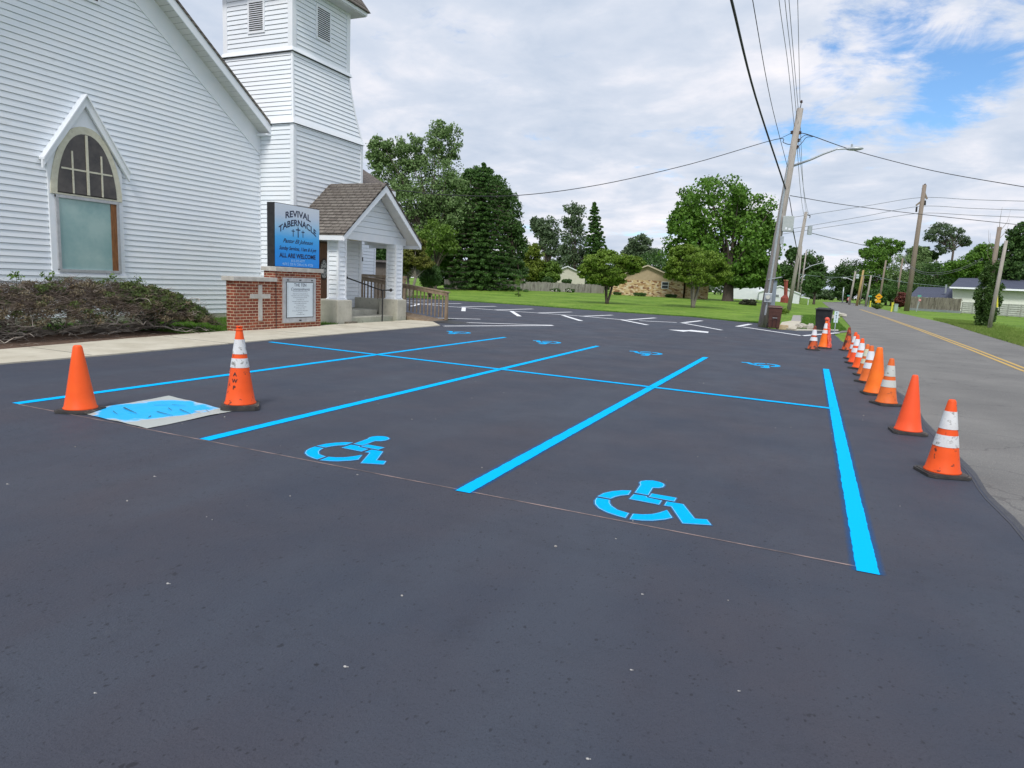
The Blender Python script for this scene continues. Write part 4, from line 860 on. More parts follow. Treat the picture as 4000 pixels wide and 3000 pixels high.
# conduits
MB().tube([on1(2990,1230)+Vector((0,-.25,0)),on1(3015,1075)+Vector((0,-.24,0)),on1(3066,735)+Vector((0,-.2,0))],.045,8).build('conduit',M_GALV,e1)
MB().tube([on1(3004,1155)+Vector((0,-.24,0)),on1(3030,950)+Vector((0,-.22,0)),on1(3082,622)+Vector((0,-.2,0))],.03,8).build('conduit',M_GALV,e1)
p=on1(3002,1163); mb=MB().box(p.x-.17,p.x+.17,p.y-.40,p.y-.25,p.z-.22,p.z+.22).build('meter_box',M_GALV,e1,bevel=.02)
MB().tube([(p.x,p.y-.40,p.z+.03),(p.x,p.y-.48,p.z+.03)],.10,16).build('meter_glass',mat('meter_glass',(.55,.56,.5),.15),mb)
p=on1(3018,1170); MB().box(p.x-.16,p.x+.12,p.y-.1,p.y+.15,.45,2.25).build('cabinet',mat('blue_grey_metal',(.24,.29,.34),.5,metal=.2),e1)
MB().hexa([(p.x-.28,p.y-.25,2.26),(p.x+.3,p.y-.25,2.40),(p.x+.3,p.y+.2,2.40),(p.x-.28,p.y+.2,2.26)],[(p.x-.28,p.y-.25,2.30),(p.x+.3,p.y-.25,2.44),(p.x+.3,p.y+.2,2.44),(p.x-.28,p.y+.2,2.30)]).build('cabinet_hood',M_GALV,e1)
p=on1(3079,875); bx=MB().box(p.x-.24,p.x+.24,p.y-.32,p.y-.02,p.z-.36,p.z+.34).build('cable_box',mat('grey_box',(.40,.45,.44),.5,(.46,.50,.49),6),e1,bevel=.02)
mb=MB(); mb.box(p.x-.1,p.x-.02,p.y-.325,p.y-.321,p.z-.28,p.z-.18); mb.box(p.x+.04,p.x+.14,p.y-.325,p.y-.321,p.z-.30,p.z-.22); mb.build('sticker',M_WHITE,bx)
p=on1(3050,937); MB().box(p.x-.02,p.x+.13,p.y-.2,p.y,p.z-.2,p.z+.15).build('small_box',M_GALV,e1)
# insulators and top pin
mb=MB(); tp=t1; mb.tube([tp,tp+Vector((.02,0,.30))],.02,6); mb.build('top_pin',M_DK,e1); MB().lathe([(.03,0),(.07,.03),(.04,.06),(.06,.09),(.02,.13)],10,c=tp+Vector((.02,0,.24))).build('insulator',mat('brown_porcelain',(.09,.06,.06),.25),e1)
M_POR=bpy.data.materials['brown_porcelain']
for a,b in ((3124,518),(3094,517),(3119,548),(3114,574)):
    p=on1(a,b); MB().lathe([(.03,-.08),(.09,-.05),(.05,-.01),(.09,.03),(.03,.08)],10,c=p).build('insulator',M_POR,e1)
# street lamp arm
A=[on1(3101,647),on1(3170,622),on1(3215,602),on1(3268,583),on1(3320,581)]
lp=MB().tube(A,[.055,.05,.045,.035,.03],10).build('lamp_arm',M_GALV,e1,smooth=True)
h=on1(3338,581); hd=MB(); hd.sphere(h,.30,14,8,(1.25,.5,.28)); hd.build('lamp_head',M_GALV,lp,smooth=True)
MB().tube([h+Vector((-.12,0,.06)),h+Vector((-.12,0,.2))],.045,10).build('photocell',M_GALV,lp)
poles={}
def simple_pole(k,base,top,r,m,lab,name='utility_pole',**kw):
    o=pole(name,base,top,r,r*.7,m,lab,**kw); poles[k]=o; return o
simple_pole('p2',(3080,1213),(3149,828),.21,M_POLE,'second grey utility pole behind the brown bin, leaning, with a transformer can')
simple_pole('p3',(3112,1184),(3132,962),.17,M_POLE,'thin grey pole just behind the second utility pole, left one of a close pair')
simple_pole('p4',(3121,1183),(3150,980),.18,M_POLE,'thin grey pole carrying a street lamp arm, right one of the close pair')
simple_pole('p5',(3317,1190),(3342,1060),.26,M_POLE,'distant pole with a lamp arm reaching left beside the stop sign')
simple_pole('p6',(3346,1194),(3373,1055),.26,mat('yellow_pole_wood',(.36,.25,.10),.8,(.44,.32,.15),5),'yellowish wooden pole to the right of the stop sign')
simple_pole('p7',(3357,1190),(3375,1078),.17,M_POLE2,'thin brown pole next to the yellowish pole')
simple_pole('p8',(3381,1197),(3403,1076),.22,M_POLE,'short grey wooden pole where the street cable turns, left of the warning sign')
simple_pole('p9',(3431,1196),(3461,1017),.25,M_POLE2,'tall thin pole rising behind the yellow warning sign')
simple_pole('p10',(3498,1196),(3527,1008),.28,M_POLE2,'brown pole rising behind the green utility box')
eb,bb,tb=simple_pole('big',(3541,1214),(3612,722),.40,M_POLE2,'tallest brown transmission pole with crossed arms near the plank fence')
simple_pole('p11',(3633,1200),(3660,1008),.26,M_POLE,'pale pole standing behind the blue roofed house')
ei,bi,ti=simple_pole('ivy',(3842,1276),(3905,887),.19,M_POLE2,'broken-topped brown pole wrapped in ivy on the right verge')
simple_pole('p12',(3864,1284),(3931,940),.14,M_POLE,'slim grey pole beside the ivy covered pole')
simple_pole('white',(2235,1105),(2250,984),.20,mat('white_pole',(.66,.68,.68),.6),'white service pole rising above the small white house',group='service poles')
simple_pole('green',(3290,1184),(3296,1122),.18,M_GALV,'thin metal pole left of the stop sign')
# details of the others
def offp(k,px,py): return PY(px,py,poles[k][1].y)
p=offp('p2',3158,900); MB().tube([p+Vector((.12,0,-.42)),p+Vector((.12,0,.42))],.22,12).build('transformer',M_GALV,poles['p2'][0])
p=offp('p2',3165,843); MB().tube([offp('p2',3150,838),p,offp('p2',3163,852)],.05,6).build('insulator_arm',M_DK,poles['p2'][0])
p=offp('p5',3344,1079); MB().tube([p+Vector((.3,0,-.5)),p+Vector((.3,0,.5))],.32,10).build('transformer',mat('pale_metal',(.55,.6,.66),.4),poles['p5'][0])
MB().tube([offp('p5',3333,1097),offp('p5',3310,1086),offp('p5',3294,1086)],[.07,.06,.12],8).build('lamp_arm',M_GALV,poles['p5'][0])
MB().tube([offp('p4',3136,1056),offp('p4',3170,1038),offp('p4',3206,1028),offp('p4',3222,1028)],[.09,.08,.07,.15],8).build('lamp_arm',M_GALV,poles['p4'][0])
MB().tube([offp('white',2250,1003),offp('white',2250,1015)],.26,8).build('transformer',M_GALV,poles['white'][0])
a=lambda x,y:offp('big',x,y)
for q in ([a(3604,735),a(3621,778)],[a(3578,803),a(3610,777)]): MB().beam(q[0],q[1],.25,.25).build('cross_arm',M_POLE2,eb)
for q in ([a(3614,783),a(3613,802)],[a(3581,808),a(3579,828)],[a(3613,718),a(3614,728)]): MB().tube(q,.13,8).build('insulator',M_DK,eb)
# ================= WIRES =================
M_WIRE=mat('black_cable',(.03,.032,.036),.6); M_WIREG=mat('grey_wire',(.15,.16,.17),.5)
def wire(pts,r,label,m=M_WIRE,sag=0,group='overhead wires',r2=None):
    out=[]; n=16
    if len(pts)==2:
        a,b=Vector(pts[0]),Vector(pts[1])
        for i in range(n+1): t=i/n; q=a.lerp(b,t); q.z-=sag*4*t*(1-t); out.append(q)
    else:
        P_=[Vector(p) for p in pts]; P_=[P_[0]*2-P_[1]]+P_+[P_[-1]*2-P_[-2]]
        for k in range(1,len(P_)-2):
            for i in range(6):
                t=i/6; a,b,c,d=P_[k-1],P_[k],P_[k+1],P_[k+2]
                out.append(.5*((2*b)+(-a+c)*t+(2*a-5*b+4*c-d)*t*t+(-a+3*b-3*c+d)*t*t*t))
        out.append(P_[-2])
    o=MB().tube(out,r,6).build('overhead_wire',m,smooth=True); return tag(o,label,'wire',group)
def ex(l,k=9):
    return [l[0]+(l[0]-l[1])*k,l[0]+(l[0]-l[1])*k*.5]+l
def back(px0,py0,dep0,end,ext=1.25):   # from above the camera to the pole
    a=P(px0,py0,dep0); return [a+(a-end)*(ext-1),end]
wire(ex([P(2790,-260,12),P(2857,0,16),P(2952,380,24),on1(3070,742)]),.036,'thick black cable sweeping down from the top of the photo to the leaning pole',r2=None)
wire(ex([P(2908,-200,15),P(2940,0,18),P(3010,390,26),on1(3078,660)]),.012,'thin dark wire just right of the thick black cable',M_WIRE)
for (x0,x1,y1,l) in ((3043,3103,498,'leftmost of the three twisted thin wires reaching the top of the leaning pole'),(3066,3113,470,'middle of the three thin wires reaching the top of the leaning pole'),(3082,3118,425,'rightmost of the three thin wires reaching the top of the leaning pole')):
    wire(ex([P(x0-12,-200,19),P(x0,0,22),P(x0+(x1-x0)*.6,260,28),on1(x1,y1)]),.011,l,M_WIREG)
wire(ex([P(3112,-200,19),P(3116,0,22),on1(3125,398)]),.010,'straight thin wire ending on the insulator on top of the leaning pole',M_WIREG)
Y2=poles['p2'][1].y
for (x0,y0,x1,y1,l) in ((3124,420,3150,828,'top wire running from the leaning pole back to the second pole'),(3119,548,3165,850,'middle wire running from the leaning pole back to the second pole'),(3114,575,3148,860,'lower wire running from the leaning pole back to the second pole')):
    wire([on1(x0,y0),PY(x1,y1,Y2)],.012,l,M_WIREG,.6)
wire([on1(3083,770),on1(3096,850)],.02,'short black drop cable looping to the grey cable box')
wire([on1(3096,890),PY(3110,960,Y2*.75),PY(3118,1005,Y2)],.03,'black cable from the cable box back to the second pole')
# left service wire to the church wing
wire([on1(3116,553),on1(3085,564),on1(3060,557),on1(3028,545),PY(2700,640,32),PY(2340,722,30),PY(2025,763,28.6),PY(1760,762,27.5),PY(1545,742,26.5)],.017,'long service cable curving left from the leaning pole across the trees to the church')
wire([on1(3092,520),on1(3046,541),on1(3028,545)],.011,'short stub wire tying the service cable to the leaning pole')
wire([on1(3126,519),on1(3170,530),P(3350,592,34),P(3650,668,32),P(4000,730,30),P(4150,755,29),P(5200,860,27)],.018,'cable running right from the leaning pole and dropping to the right edge')
wire([on1(3121,547),on1(3145,528),on1(3172,532)],.014,'upper curled jumper wire on the right of the leaning pole')
wire([on1(3117,574),on1(3135,555),on1(3150,537),on1(3176,534)],.014,'lower curled jumper wire on the right of the leaning pole')
wire([on1(3086,764),P(3300,800,36),P(3580,835,36),P(4000,880,36),P(4200,900,36),P(5200,1000,36)],.016,'second cable running right, crossing in front of the transmission pole')
wire([PY(3168,910,Y2),P(3270,935,80),P(3385,960,84)],.035,'wire from the transformer pole to the trees on the right',M_WIREG)
dbig=depth(bb)
for (ya,yb,yc_,l) in ((862,772,785,'uppermost'),(906,806,820,'middle'),(921,833,848,'lowest')):
    wire([P(2930,ya+12,dbig*.95),P(3110,ya-15,dbig),P(3380,(ya+yb)/2-12,dbig),P(3595,yb,dbig),P(3800,yb+8,dbig*.9),P(4060,yc_+2,dbig*.8),P(5000,yc_+20,dbig*.6)],.035,l+' faint transmission line passing the tallest pole',M_WIREG)
d8=depth(poles['p8'][1])
wire([P(3120,1072,d8*.9),P(3250,1083,d8),P(3340,1080,d8),P(3402,1076,d8),P(3470,1092,d8*.95),P(3550,1105,d8*.93),P(3712,1122,d8*.88)],.06,'greenish street cable crossing behind the poles to the blue roofed house',mat('green_cable',(.16,.22,.19),.6))
for dy,l in ((0,'upper'),(7,'lower')): wire([P(3527,998+dy,100),P(3552,1035+dy,96),P(3605,1062+dy,92),P(3680,1064+dy,88),P(3760,1045+dy,85),P(3840,1008+dy,82)],.03,l+' of the two slack cables sagging below the tallest pole',M_WIREG)
wire([P(3270,1085,d8),P(3120,1100,d8)],.03,'low wire behind the pole pair',M_WIREG)
# ================= SIGNS, GUARDS, BOXES =================
M_SGN=mat('sign_yellow',(.85,.40,.01),.5); M_RED=mat('sign_red',(.55,.06,.05),.5,(.6,.12,.10),5)
def px2m(b,px): return px*depth(b)/F
b=G(3428,1199); D=depth(b); e=empty('warning_sign',b,'yellow diamond speed hump warning sign with plate below','road sign')
c=PY(3433,1159,b.y); s_=px2m(b,13.2)
MB().tube([b,c],.06,8).build('sign_post',M_GALV,e)
mb=MB(); mb.prism([(c.x-s_,c.y-.08,c.z),(c.x,c.y-.08,c.z-s_),(c.x+s_,c.y-.08,c.z),(c.x,c.y-.08,c.z+s_)],(0,.03,0)); f_=mb.build('diamond_plate',M_SGN,e)
mb=MB(); mb.prism([(c.x-s_*.55,c.y-.09,c.z-s_*.1),(c.x+s_*.55,c.y-.09,c.z-s_*.1),(c.x+s_*.48,c.y-.09,c.z+s_*.06),(c.x+s_*.15,c.y-.09,c.z+s_*.14),(c.x-s_*.15,c.y-.09,c.z+s_*.14),(c.x-s_*.48,c.y-.09,c.z+s_*.06)],(0,.008,0)); mb.build('hump_symbol',M_BLACK,f_)
c=PY(3430,1177,b.y); w,h=px2m(b,9),px2m(b,5); MB().box(c.x-w,c.x+w,c.y-.08,c.y-.05,c.z-h,c.z+h).build('plate',M_SGN,e)
c=PY(3421,1172,b.y); w=px2m(b,4); MB().box(c.x-w,c.x+w,c.y-.12,c.y-.09,c.z-w,c.z+w).build('small_plate',mat('pale_yellow',(.75,.55,.2),.5),e)
def stop(base,cpx,r,label):
    b=G(*base); e=empty('stop_sign',b,label,'road sign'); c=PY(*cpx,b.y); R=px2m(b,r)
    MB().tube([b,c],.05,8).build('sign_post',M_GALV,e); o=MB().prism([(c.x+R*math.cos(R_(22.5+45*i)),c.y-.08,c.z+R*math.sin(R_(22.5+45*i))) for i in range(8)],(0,.03,0)).build('stop_plate',M_RED,e)
    mb=MB(); put_text(mb,'STOP',R*.75,lambda x,y:(c.x+x,c.y-.085,c.z+y),bold=.01,width=R*1.5); mb.build('stop_lettering',M_WHITE,o); return e
stop((3317,1189),(3318,1168),8,'distant red stop sign left of the yellowish pole')
stop((3580,1217),(3593,1172),5,'small stop sign seen in front of the grey plank fence')
def nameplate(px,py,w,base,label):
    b=G(*base); e=empty('street_name_sign',b,label,'street sign'); c=PY(px,py,b.y); ww=px2m(b,w); MB().box(c.x-ww,c.x+ww,c.y-.03,c.y,c.z-.14,c.z+.14).build('name_plate',mat('street_green',(.10,.38,.30),.5),e); MB().tube([b,c],.04,6).build('post',M_GALV,e)
nameplate(3316,1155,6,(3313,1189),'small green street name sign above the distant stop sign')
nameplate(3398,1157,7,(3390,1197),'small green street name sign between the short pole and the warning sign')
nameplate(3592,1156,6,(3579,1216),'small green street name sign above the plank fence')
M_GUARD=mat('yellow_guard',(.75,.70,.05),.5,(.68,.62,.08),4)
for base,top,l in (((3398,1200),(3401,1175),'short yellow pole guard left of the warning sign'),((3481,1218),(3488,1181),'yellow pole guard left of the green utility box'),((3890,1196+84),(3887,1106),'long yellow guy wire guard leaning by the ivy covered pole')):
    b=G(*base); t=PY(*top,b.y); 
    if base[0]>3800: b2=b.lerp(t,.46); b2.y-=.5; t=t+Vector((0,-.5,0))
    else: b2=b
    tag(MB().tube([b2,b2.lerp(t,.55),t],[.06,.06,.06] if base[0]>3800 else [.10,.10,.16],8).build('pole_guard',M_GUARD),l,'pole guard','yellow pole guards')
b=G(3498,1216); w=px2m(b,6); q=empty('utility_box',b,'pale green utility pedestal box beside the yellow guard','utility box')
MB().box(b.x-w,b.x+w,b.y-.3,b.y+.3,-.05,.95).build('box_body',mat('pale_green_metal',(.33,.43,.38),.5),q,bevel=.03); MB().box(b.x-w*1.08,b.x+w*1.08,b.y-.34,b.y+.34,.952,1.05).build('box_lid',bpy.data.materials['pale_green_metal'],q)
tag(MB().tube([G(3824,1262),PY(3826,1236,G(3824,1262).y)],.05,6).build('short_post',M_POLE2),'short dark stake at the foot of the ivy covered pole','stake')
# ================= HOUSES =================
M_HWHITE=mat('house_white',(.66,.70,.74),.6,(.72,.75,.78),1.5); M_TAN=mat('tan_boards',(.40,.31,.20),.8,(.46,.36,.24),3)
M_PANE=mat('window_pane',(.03,.035,.045),.15,spec=.6); M_SHGREY=mat('grey_shingles',(.11,.10,.10),.9,(.16,.145,.14),4,bump=.3)
# frame for a building seen at depth D: local axes of the image plane laid on the ground
def frame(px,py,D,ang=0):
    """origin on the ground under pixel; u points right in view, v away"""
    o=P(px,py,D); d=Vector((o.x,o.y,0)).normalized(); a=math.atan2(d.y,d.x)-math.pi/2+ang
    u=Vector((math.cos(a),math.sin(a),0)); v=Vector((-math.sin(a),math.cos(a),0)); return o,u,v
def gable_house(name,label,px,py,D,width,depth_,wallh,roofh,mw,mr,z0,over=.4,gm=None,windows=(),parts=()):
    """front gable; px = centre of the front at ground"""
    o,u,v=frame(px,py,D); o.z=z0; e=empty(name,o,label,'house')
    L_=lambda a,b,z:o+u*a+v*b+Vector((0,0,z))
    w=width/2; mb=MB(); mb.hexa([L_(-w,0,-.3),L_(w,0,-.3),L_(w,depth_,-.3),L_(-w,depth_,-.3)],[L_(-w,0,wallh),L_(w,0,wallh),L_(w,depth_,wallh),L_(-w,depth_,wallh)]); mb.build('wall',mw,e)
    mb=MB(); mb.prism([L_(-w,0,wallh),L_(w,0,wallh),L_(0,0,wallh+roofh)],v*depth_); mb.build('gable_end',gm or mw,e)
    s=roofh/w; mb=MB()
    for sg in (-1,1):
        mb.prism([L_(0,-over,wallh+roofh+.02),L_(sg*(w+over),-over,wallh-s*over+.02),L_(sg*(w+over),-over,wallh-s*over+.18),L_(0,-over,wallh+roofh+.2)],v*(depth_+2*over))
    mb.build('roof',mr,e)
    mb=MB()
    for sg in (-1,1): mb.prism([L_(0,-over-.03,wallh+roofh-.02),L_(sg*(w+over),-over-.03,wallh-s*over-.02),L_(sg*(w+over),-over-.03,wallh-s*over+.14),L_(0,-over-.03,wallh+roofh+.16)],v*.028)
    mb.build('barge_board',M_HWHITE if mw is not M_STONE else mat('cream_trim',(.55,.48,.36),.6),e)
    for (a,zb,ww,hh) in windows:
        q=MB(); q.hexa([L_(a-ww/2,-.06,zb),L_(a+ww/2,-.06,zb),L_(a+ww/2,.02,zb),L_(a-ww/2,.02,zb)],[L_(a-ww/2,-.06,zb+hh),L_(a+ww/2,-.06,zb+hh),L_(a+ww/2,.02,zb+hh),L_(a-ww/2,.02,zb+hh)]); f=q.build('window',M_HWHITE,e)
        q=MB()
        for k in (0,1):
            z_=zb+.08+k*(hh-.08)/2; q.hexa([L_(a-ww/2+.09,-.08,z_),L_(a+ww/2-.09,-.08,z_),L_(a+ww/2-.09,-.061,z_),L_(a-ww/2+.09,-.061,z_)],[L_(a-ww/2+.09,-.08,z_+hh/2-.12),L_(a+ww/2-.09,-.08,z_+hh/2-.12),L_(a+ww/2-.09,-.061,z_+hh/2-.12),L_(a-ww/2+.09,-.061,z_+hh/2-.12)])
        q.build('pane',M_PANE,f)
    return e,L_
# stone ranch house (base 1157 px at 108 m, ground +.5)
D=97.; zg=.5; k=D/F
h1,L1=gable_house('stone_house','tan rubble-stone house with gabled end and white window behind the two ornamental trees',2523,1150,D,10.3,16,2.2,2.0,M_STONE,M_SHGREY,zg,.4,M_TAN,windows=((2.56,1.12,1.0,1.0),))
mb=MB(); c=L1(3.4,7,0); mb.box(c.x-.4,c.x+.4,c.y-.4,c.y+.4,3.0,5.1); mb.build('chimney',M_CONC,h1)
mb=MB(); mb.hexa([L1(5.42,.4,-.3),L1(8.6,.4,-.3),L1(8.6,8,-.3),L1(5.42,8,-.3)],[L1(5.42,.4,2.6),L1(8.6,.4,2.6),L1(8.6,8,2.6),L1(5.42,8,2.6)]); mb.build('side_wing',M_STONE,h1)
mb=MB(); mb.hexa([L1(5.9,-.3,2.62),L1(9.0,-.3,2.62),L1(9.0,8.4,2.62),L1(5.9,8.4,2.62)],[L1(5.9,-.3,2.8),L1(9.0,-.3,2.8),L1(9.0,8.4,3.2),L1(5.9,8.4,3.2)]); mb.build('wing_roof',M_SHGREY,h1)
# small white house left, shed
gable_house('white_house','small pale house with low gable partly hidden behind the plank fence',2214,1105,122.,6.4,9,3.0,1.3,mat('cream_house',(.55,.53,.45),.7,(.6,.58,.5),2),M_SHGREY,.4,.3,windows=())
hs,Ls=gable_house('garden_shed','narrow brown garden shed with small dark vent standing behind the plank fence',2029,1110,112.,1.7,2.2,3.1,.65,mat('shed_brown',(.17,.14,.12),.8,(.22,.18,.15),3),M_SHGREY,.2,.3,windows=())
mb=MB(); mb.hexa([Ls(-.3,-.05,2.6),Ls(.3,-.05,2.6),Ls(.3,.0,2.6),Ls(-.3,.0,2.6)],[Ls(-.3,-.05,2.95),Ls(.3,-.05,2.95),Ls(.3,0,2.95),Ls(-.3,0,2.95)]); mb.build('shed_vent',M_DK,hs)
mb=MB()
for a in (-.85,.85): mb.hexa([Ls(a-.05,-.04,0),Ls(a+.05,-.04,0),Ls(a+.05,.0,0),Ls(a-.05,.0,0)],[Ls(a-.05,-.04,3.1),Ls(a+.05,-.04,3.1),Ls(a+.05,.0,3.1),Ls(a-.05,.0,3.1)])
mb.build('corner_trim',M_HWHITE,hs)
# brown shed seen between porch posts
o,u,v=frame(1480,1080,48.); e=empty('brown_shed',(o.x,o.y,0),'dark brown flat roofed shed seen through the porch','shed'); L=lambda a,b,z:Vector((o.x,o.y,0))+u*a+v*b+Vector((0,0,z))
mb=MB(); mb.hexa([L(-2,0,-.2),L(.9,0,-.2),L(.9,3,-.2),L(-2,3,-.2)],[L(-2,0,2.5),L(.9,0,2.5),L(.9,3,2.5),L(-2,3,2.5)]); mb.build('wall',mat('dark_boards',(.10,.085,.07),.8,(.14,.12,.1),3),e)
mb=MB(); mb.hexa([L(-2.2,-.3,2.52),L(1.2,-.3,2.52),L(1.2,3.2,2.52),L(-2.2,3.2,2.52)],[L(-2.2,-.3,2.66),L(1.2,-.3,2.66),L(1.2,3.2,2.66),L(-2.2,3.2,2.66)]); mb.build('roof',M_SHGREY,e)
# white garage right of the big tree
D=118.
gg,Lg=gable_house('white_garage','white gabled garage with small window behind the leaning pole and red chimney pipe',3042,1170,D,6.6,14,1.85,1.15,M_HWHITE,M_HWHITE,-.05,.15,windows=((-.4,1.15,.9,.5),))
mb=MB(); mb.hexa([Lg(3.5,2,1.3),Lg(5.0,2,1.1),Lg(5.0,7,1.1),Lg(3.5,7,1.3)],[Lg(3.5,2,1.5),Lg(5.0,2,1.3),Lg(5.0,7,1.3),Lg(3.5,7,1.5)]); mb.build('porch_roof',M_HWHITE,gg)
MB().tube([Lg(4.8,2.2,0),Lg(4.8,2.2,1.2)],.07,6).build('porch_post',M_HWHITE,gg)
o,u,v=frame(2900,1166,122.); L=lambda a,b,z:Vector((o.x,o.y,0))+u*a+v*b+Vector((0,0,z)); 
mb=MB(); mb.hexa([L(-2.2,0,.35),L(5.4,0,.35),L(5.4,2.5,.35),L(-2.2,2.5,.35)],[L(-2.2,0,2.2),L(5.4,0,2.9),L(5.4,2.5,2.9),L(-2.2,2.5,2.2)]); e=empty('white_trailer',(o.x,o.y,0),'long white trailer body standing right of the big tree trunk','trailer'); mb.build('trailer_body',M_HWHITE,e)
mb=MB(); mb.hexa([L(-2.2,.05,.0),L(5.4,.05,.0),L(5.4,2.4,.0),L(-2.2,2.4,.0)],[L(-2.2,.05,.34),L(5.4,.05,.34),L(5.4,2.4,.34),L(-2.2,2.4,.34)]); mb.build('trailer_chassis',M_DK,e)
b=P(3064,1176,112); b.z=-.05; t=P(3071,1098,112); t.y=b.y; e=empty('brick_chimney_stack',b,'narrow red brick chimney widening at its foot, in front of the white garage','chimney')
MB().tube([b,b+Vector((.0,0,1.1)),b+Vector((.1,0,1.6)),t],[.65,.6,.28,.3],4).build('stack',mat('chimney_red',(.30,.07,.05),.8,(.24,.05,.04),4),e); MB().tube([t+Vector((0,0,.002)),t+Vector((0,0,.2))],.38,4).build('chimney_cap',M_BRICK,e)
# blue roofed building right
M_PALEW=mat('cream_cladding',(.66,.69,.62),.7,(.72,.74,.68),1.5)
fa,fb,fcn=G(3547,1210),G(3752,1223),G(4000,1240)
Dm=depth(fb)+5
def plane_pt(px,py,D): return P(px,py,D)
e=empty('blue_roofed_building',(fb.x+8,fb.y+5,0),'long pale building with slate blue shingle roof behind the white fence','house')
def quadpx(name,pts,m,par,th=.2,D=None):
    ps=[P(x,y,d) for x,y,d in pts]; n=(ps[1]-ps[0]).cross(ps[2]-ps[0]).normalized(); 
    if n.dot(ps[0]-Vector((0,0,H)))<0: n=-n
    return MB().prism(ps,n*th).build(name,m,par)
dA=Dm; dR=Dm+9
quadpx('wall',[(3722,1124,dA),(4150,1140,dA-6),(4150,1262,dA-6),(3722,1236,dA)],M_PALEW,e,.3)
quadpx('roof',[(3710,1120,dA-1),(4150,1136,dA-7),(4150,1092,dR-6),(3746,1086,dR)],M_SHBLUE,e,.2)
quadpx('roof_end',[(3722,1124,dA+.4),(3746,1088,dR),(3762,1128,dR+9)],M_PALEW,e,.1)
quadpx('fascia',[(3709,1120,dA-1.05),(4150,1136,dA-7.05),(4150,1143,dA-7.05),(3709,1126,dA-1.05)],M_WHITE,e,.06)
for i,(a,b_) in enumerate(((3797,1150),(3955,1140))): quadpx('wall_post',[(a-4,b_,dA-.5),(a+3,b_,dA-.5),(a,b_+45,dA-.5),(a-7,b_+45,dA-.5)],M_POLE2,e,.2)
quadpx('dark_opening',[(3803,1175,dA-.6),(3825,1176,dA-.6),(3825,1186,dA-.6),(3803,1185,dA-.6)],M_DK,e,.05)
e=empty('blue_roofed_annex',(fa.x+8,fa.y+6,0),'low annex with slate blue roof and white fascia behind the grey plank fence','house')
dB=Dm+3; dC=Dm+9; dL=depth(fa)+5
quadpx('wall',[(3552,1162,dL),(3722,1172,dB-.5),(3722,1225,dB-.5),(3552,1208,dL)],M_PALEW,e,.3)
quadpx('roof',[(3549,1158,dL-.8),(3726,1167,dB-1.2),(3718,1124,dC-.5),(3587,1120,dL+5)],M_SHBLUE,e,.2)
quadpx('fascia',[(3548,1158,dL-.85),(3727,1167,dB-1.25),(3727,1171,dB-1.25),(3548,1162,dL-.85)],M_WHITE,e,.06)
c=P(3694,1134,dC-4); MB().tube([c+Vector((0,0,-.5)),c+Vector((0,0,1.0))],.14,8).build('roof_vent',M_GALV,e)
# ================= FENCES =================
M_FENCE=mat('silver_fence_wood',(.24,.23,.205),.9,(.36,.345,.31),2.2,6,stretch=(1,1,.25),third=((.14,.125,.11),3,.52,.66))
M_FENCE2=mat('grey_plank_wood',(.21,.185,.15),.9,(.31,.28,.23),2,6,stretch=(1,1,.25),third=((.10,.085,.07),3,.52,.68))
def plank_fence(name,label,pts,hgt,w,m,z0s,rail=None):
    e=empty(name,(pts[0][0],pts[0][1],z0s[0]),label,'fence'); rails=MB(); mb=MB(); 
    for (a,b,za,zb) in zip(pts[:-1],pts[1:],z0s[:-1],z0s[1:]):
        a,b=Vector((a[0],a[1],0)),Vector((b[0],b[1],0)); L_=(b-a).length; d=(b-a)/L_; n=Vector((-d.y,d.x,0)); nb=int(L_/w)
        for i in range(nb):
            p=a+d*w*i; z=za+(zb-za)*i/nb; hh=hgt+rnd.uniform(-.05,.05)+.04*math.sin(i*.21); o=n*rnd.uniform(-.012,.012); q=p+d*(w-.02)
            mb.hexa([p+o+Vector((0,0,z-.1)),q+o+Vector((0,0,z-.1)),q+o+n*.025+Vector((0,0,z-.1)),p+o+n*.025+Vector((0,0,z-.1))],[p+o+Vector((0,0,z+hh)),q+o+Vector((0,0,z+hh)),q+o+n*.025+Vector((0,0,z+hh)),p+o+n*.025+Vector((0,0,z+hh))])
        rails.beam(a+n*.06+Vector((0,0,za+.4)),b+n*.06+Vector((0,0,zb+.4)),.05,.1); rails.beam(a+n*.06+Vector((0,0,za+hgt-.25)),b+n*.06+Vector((0,0,zb+hgt-.25)),.05,.1)
        for i in range(int(L_/2.5)+1):
            p=a+d*min(2.5*i,L_)+n*.12; z=za+(zb-za)*min(2.5*i,L_)/L_; rails.box(p.x-.05,p.x+.05,p.y-.05,p.y+.05,z-.1,z+hgt+.02)
    mb.build('boards',m,e); rails.build('rails',m,e); return e
fd=104
def gd(px,dep,z): # ground point under pixel column at given depth
    p=P(px,1150,dep); return (p.x,p.y)
pts=[gd(1738,92,0),gd(1950,97,0),gd(2150,101,0),gd(2360,106,0)]
plank_fence('plank_fence','long weathered silver-grey plank fence across the back of the lawn',pts,1.28,.19,M_FENCE,[T(*p)+.02 for p in pts])
e=plank_fence('plank_fence','brown-grey vertical plank fence on a concrete footing beside the tallest pole',[(fa.x,fa.y),(fb.x,fb.y)],1.95,.17,M_FENCE2,[.35,.35])
mb=MB(); d=(fb-fa).normalized(); n=Vector((-d.y,d.x,0)); mb.prism([fa+Vector((0,0,-.1)),fb+Vector((0,0,-.1)),fb+n*.2+Vector((0,0,-.1)),fa+n*.2+Vector((0,0,-.1))],(0,0,.42)); 
mb.v=[(a-n.x*.2,b-n.y*.2,c) for a,b,c in mb.v]; mb.build('footing',mat('bluish_block',(.26,.30,.32),.9,(.33,.36,.37),2),e)
e=empty('white_slat_fence',fb,'weathered white fence of wide horizontal slats behind the ivy covered pole','fence')
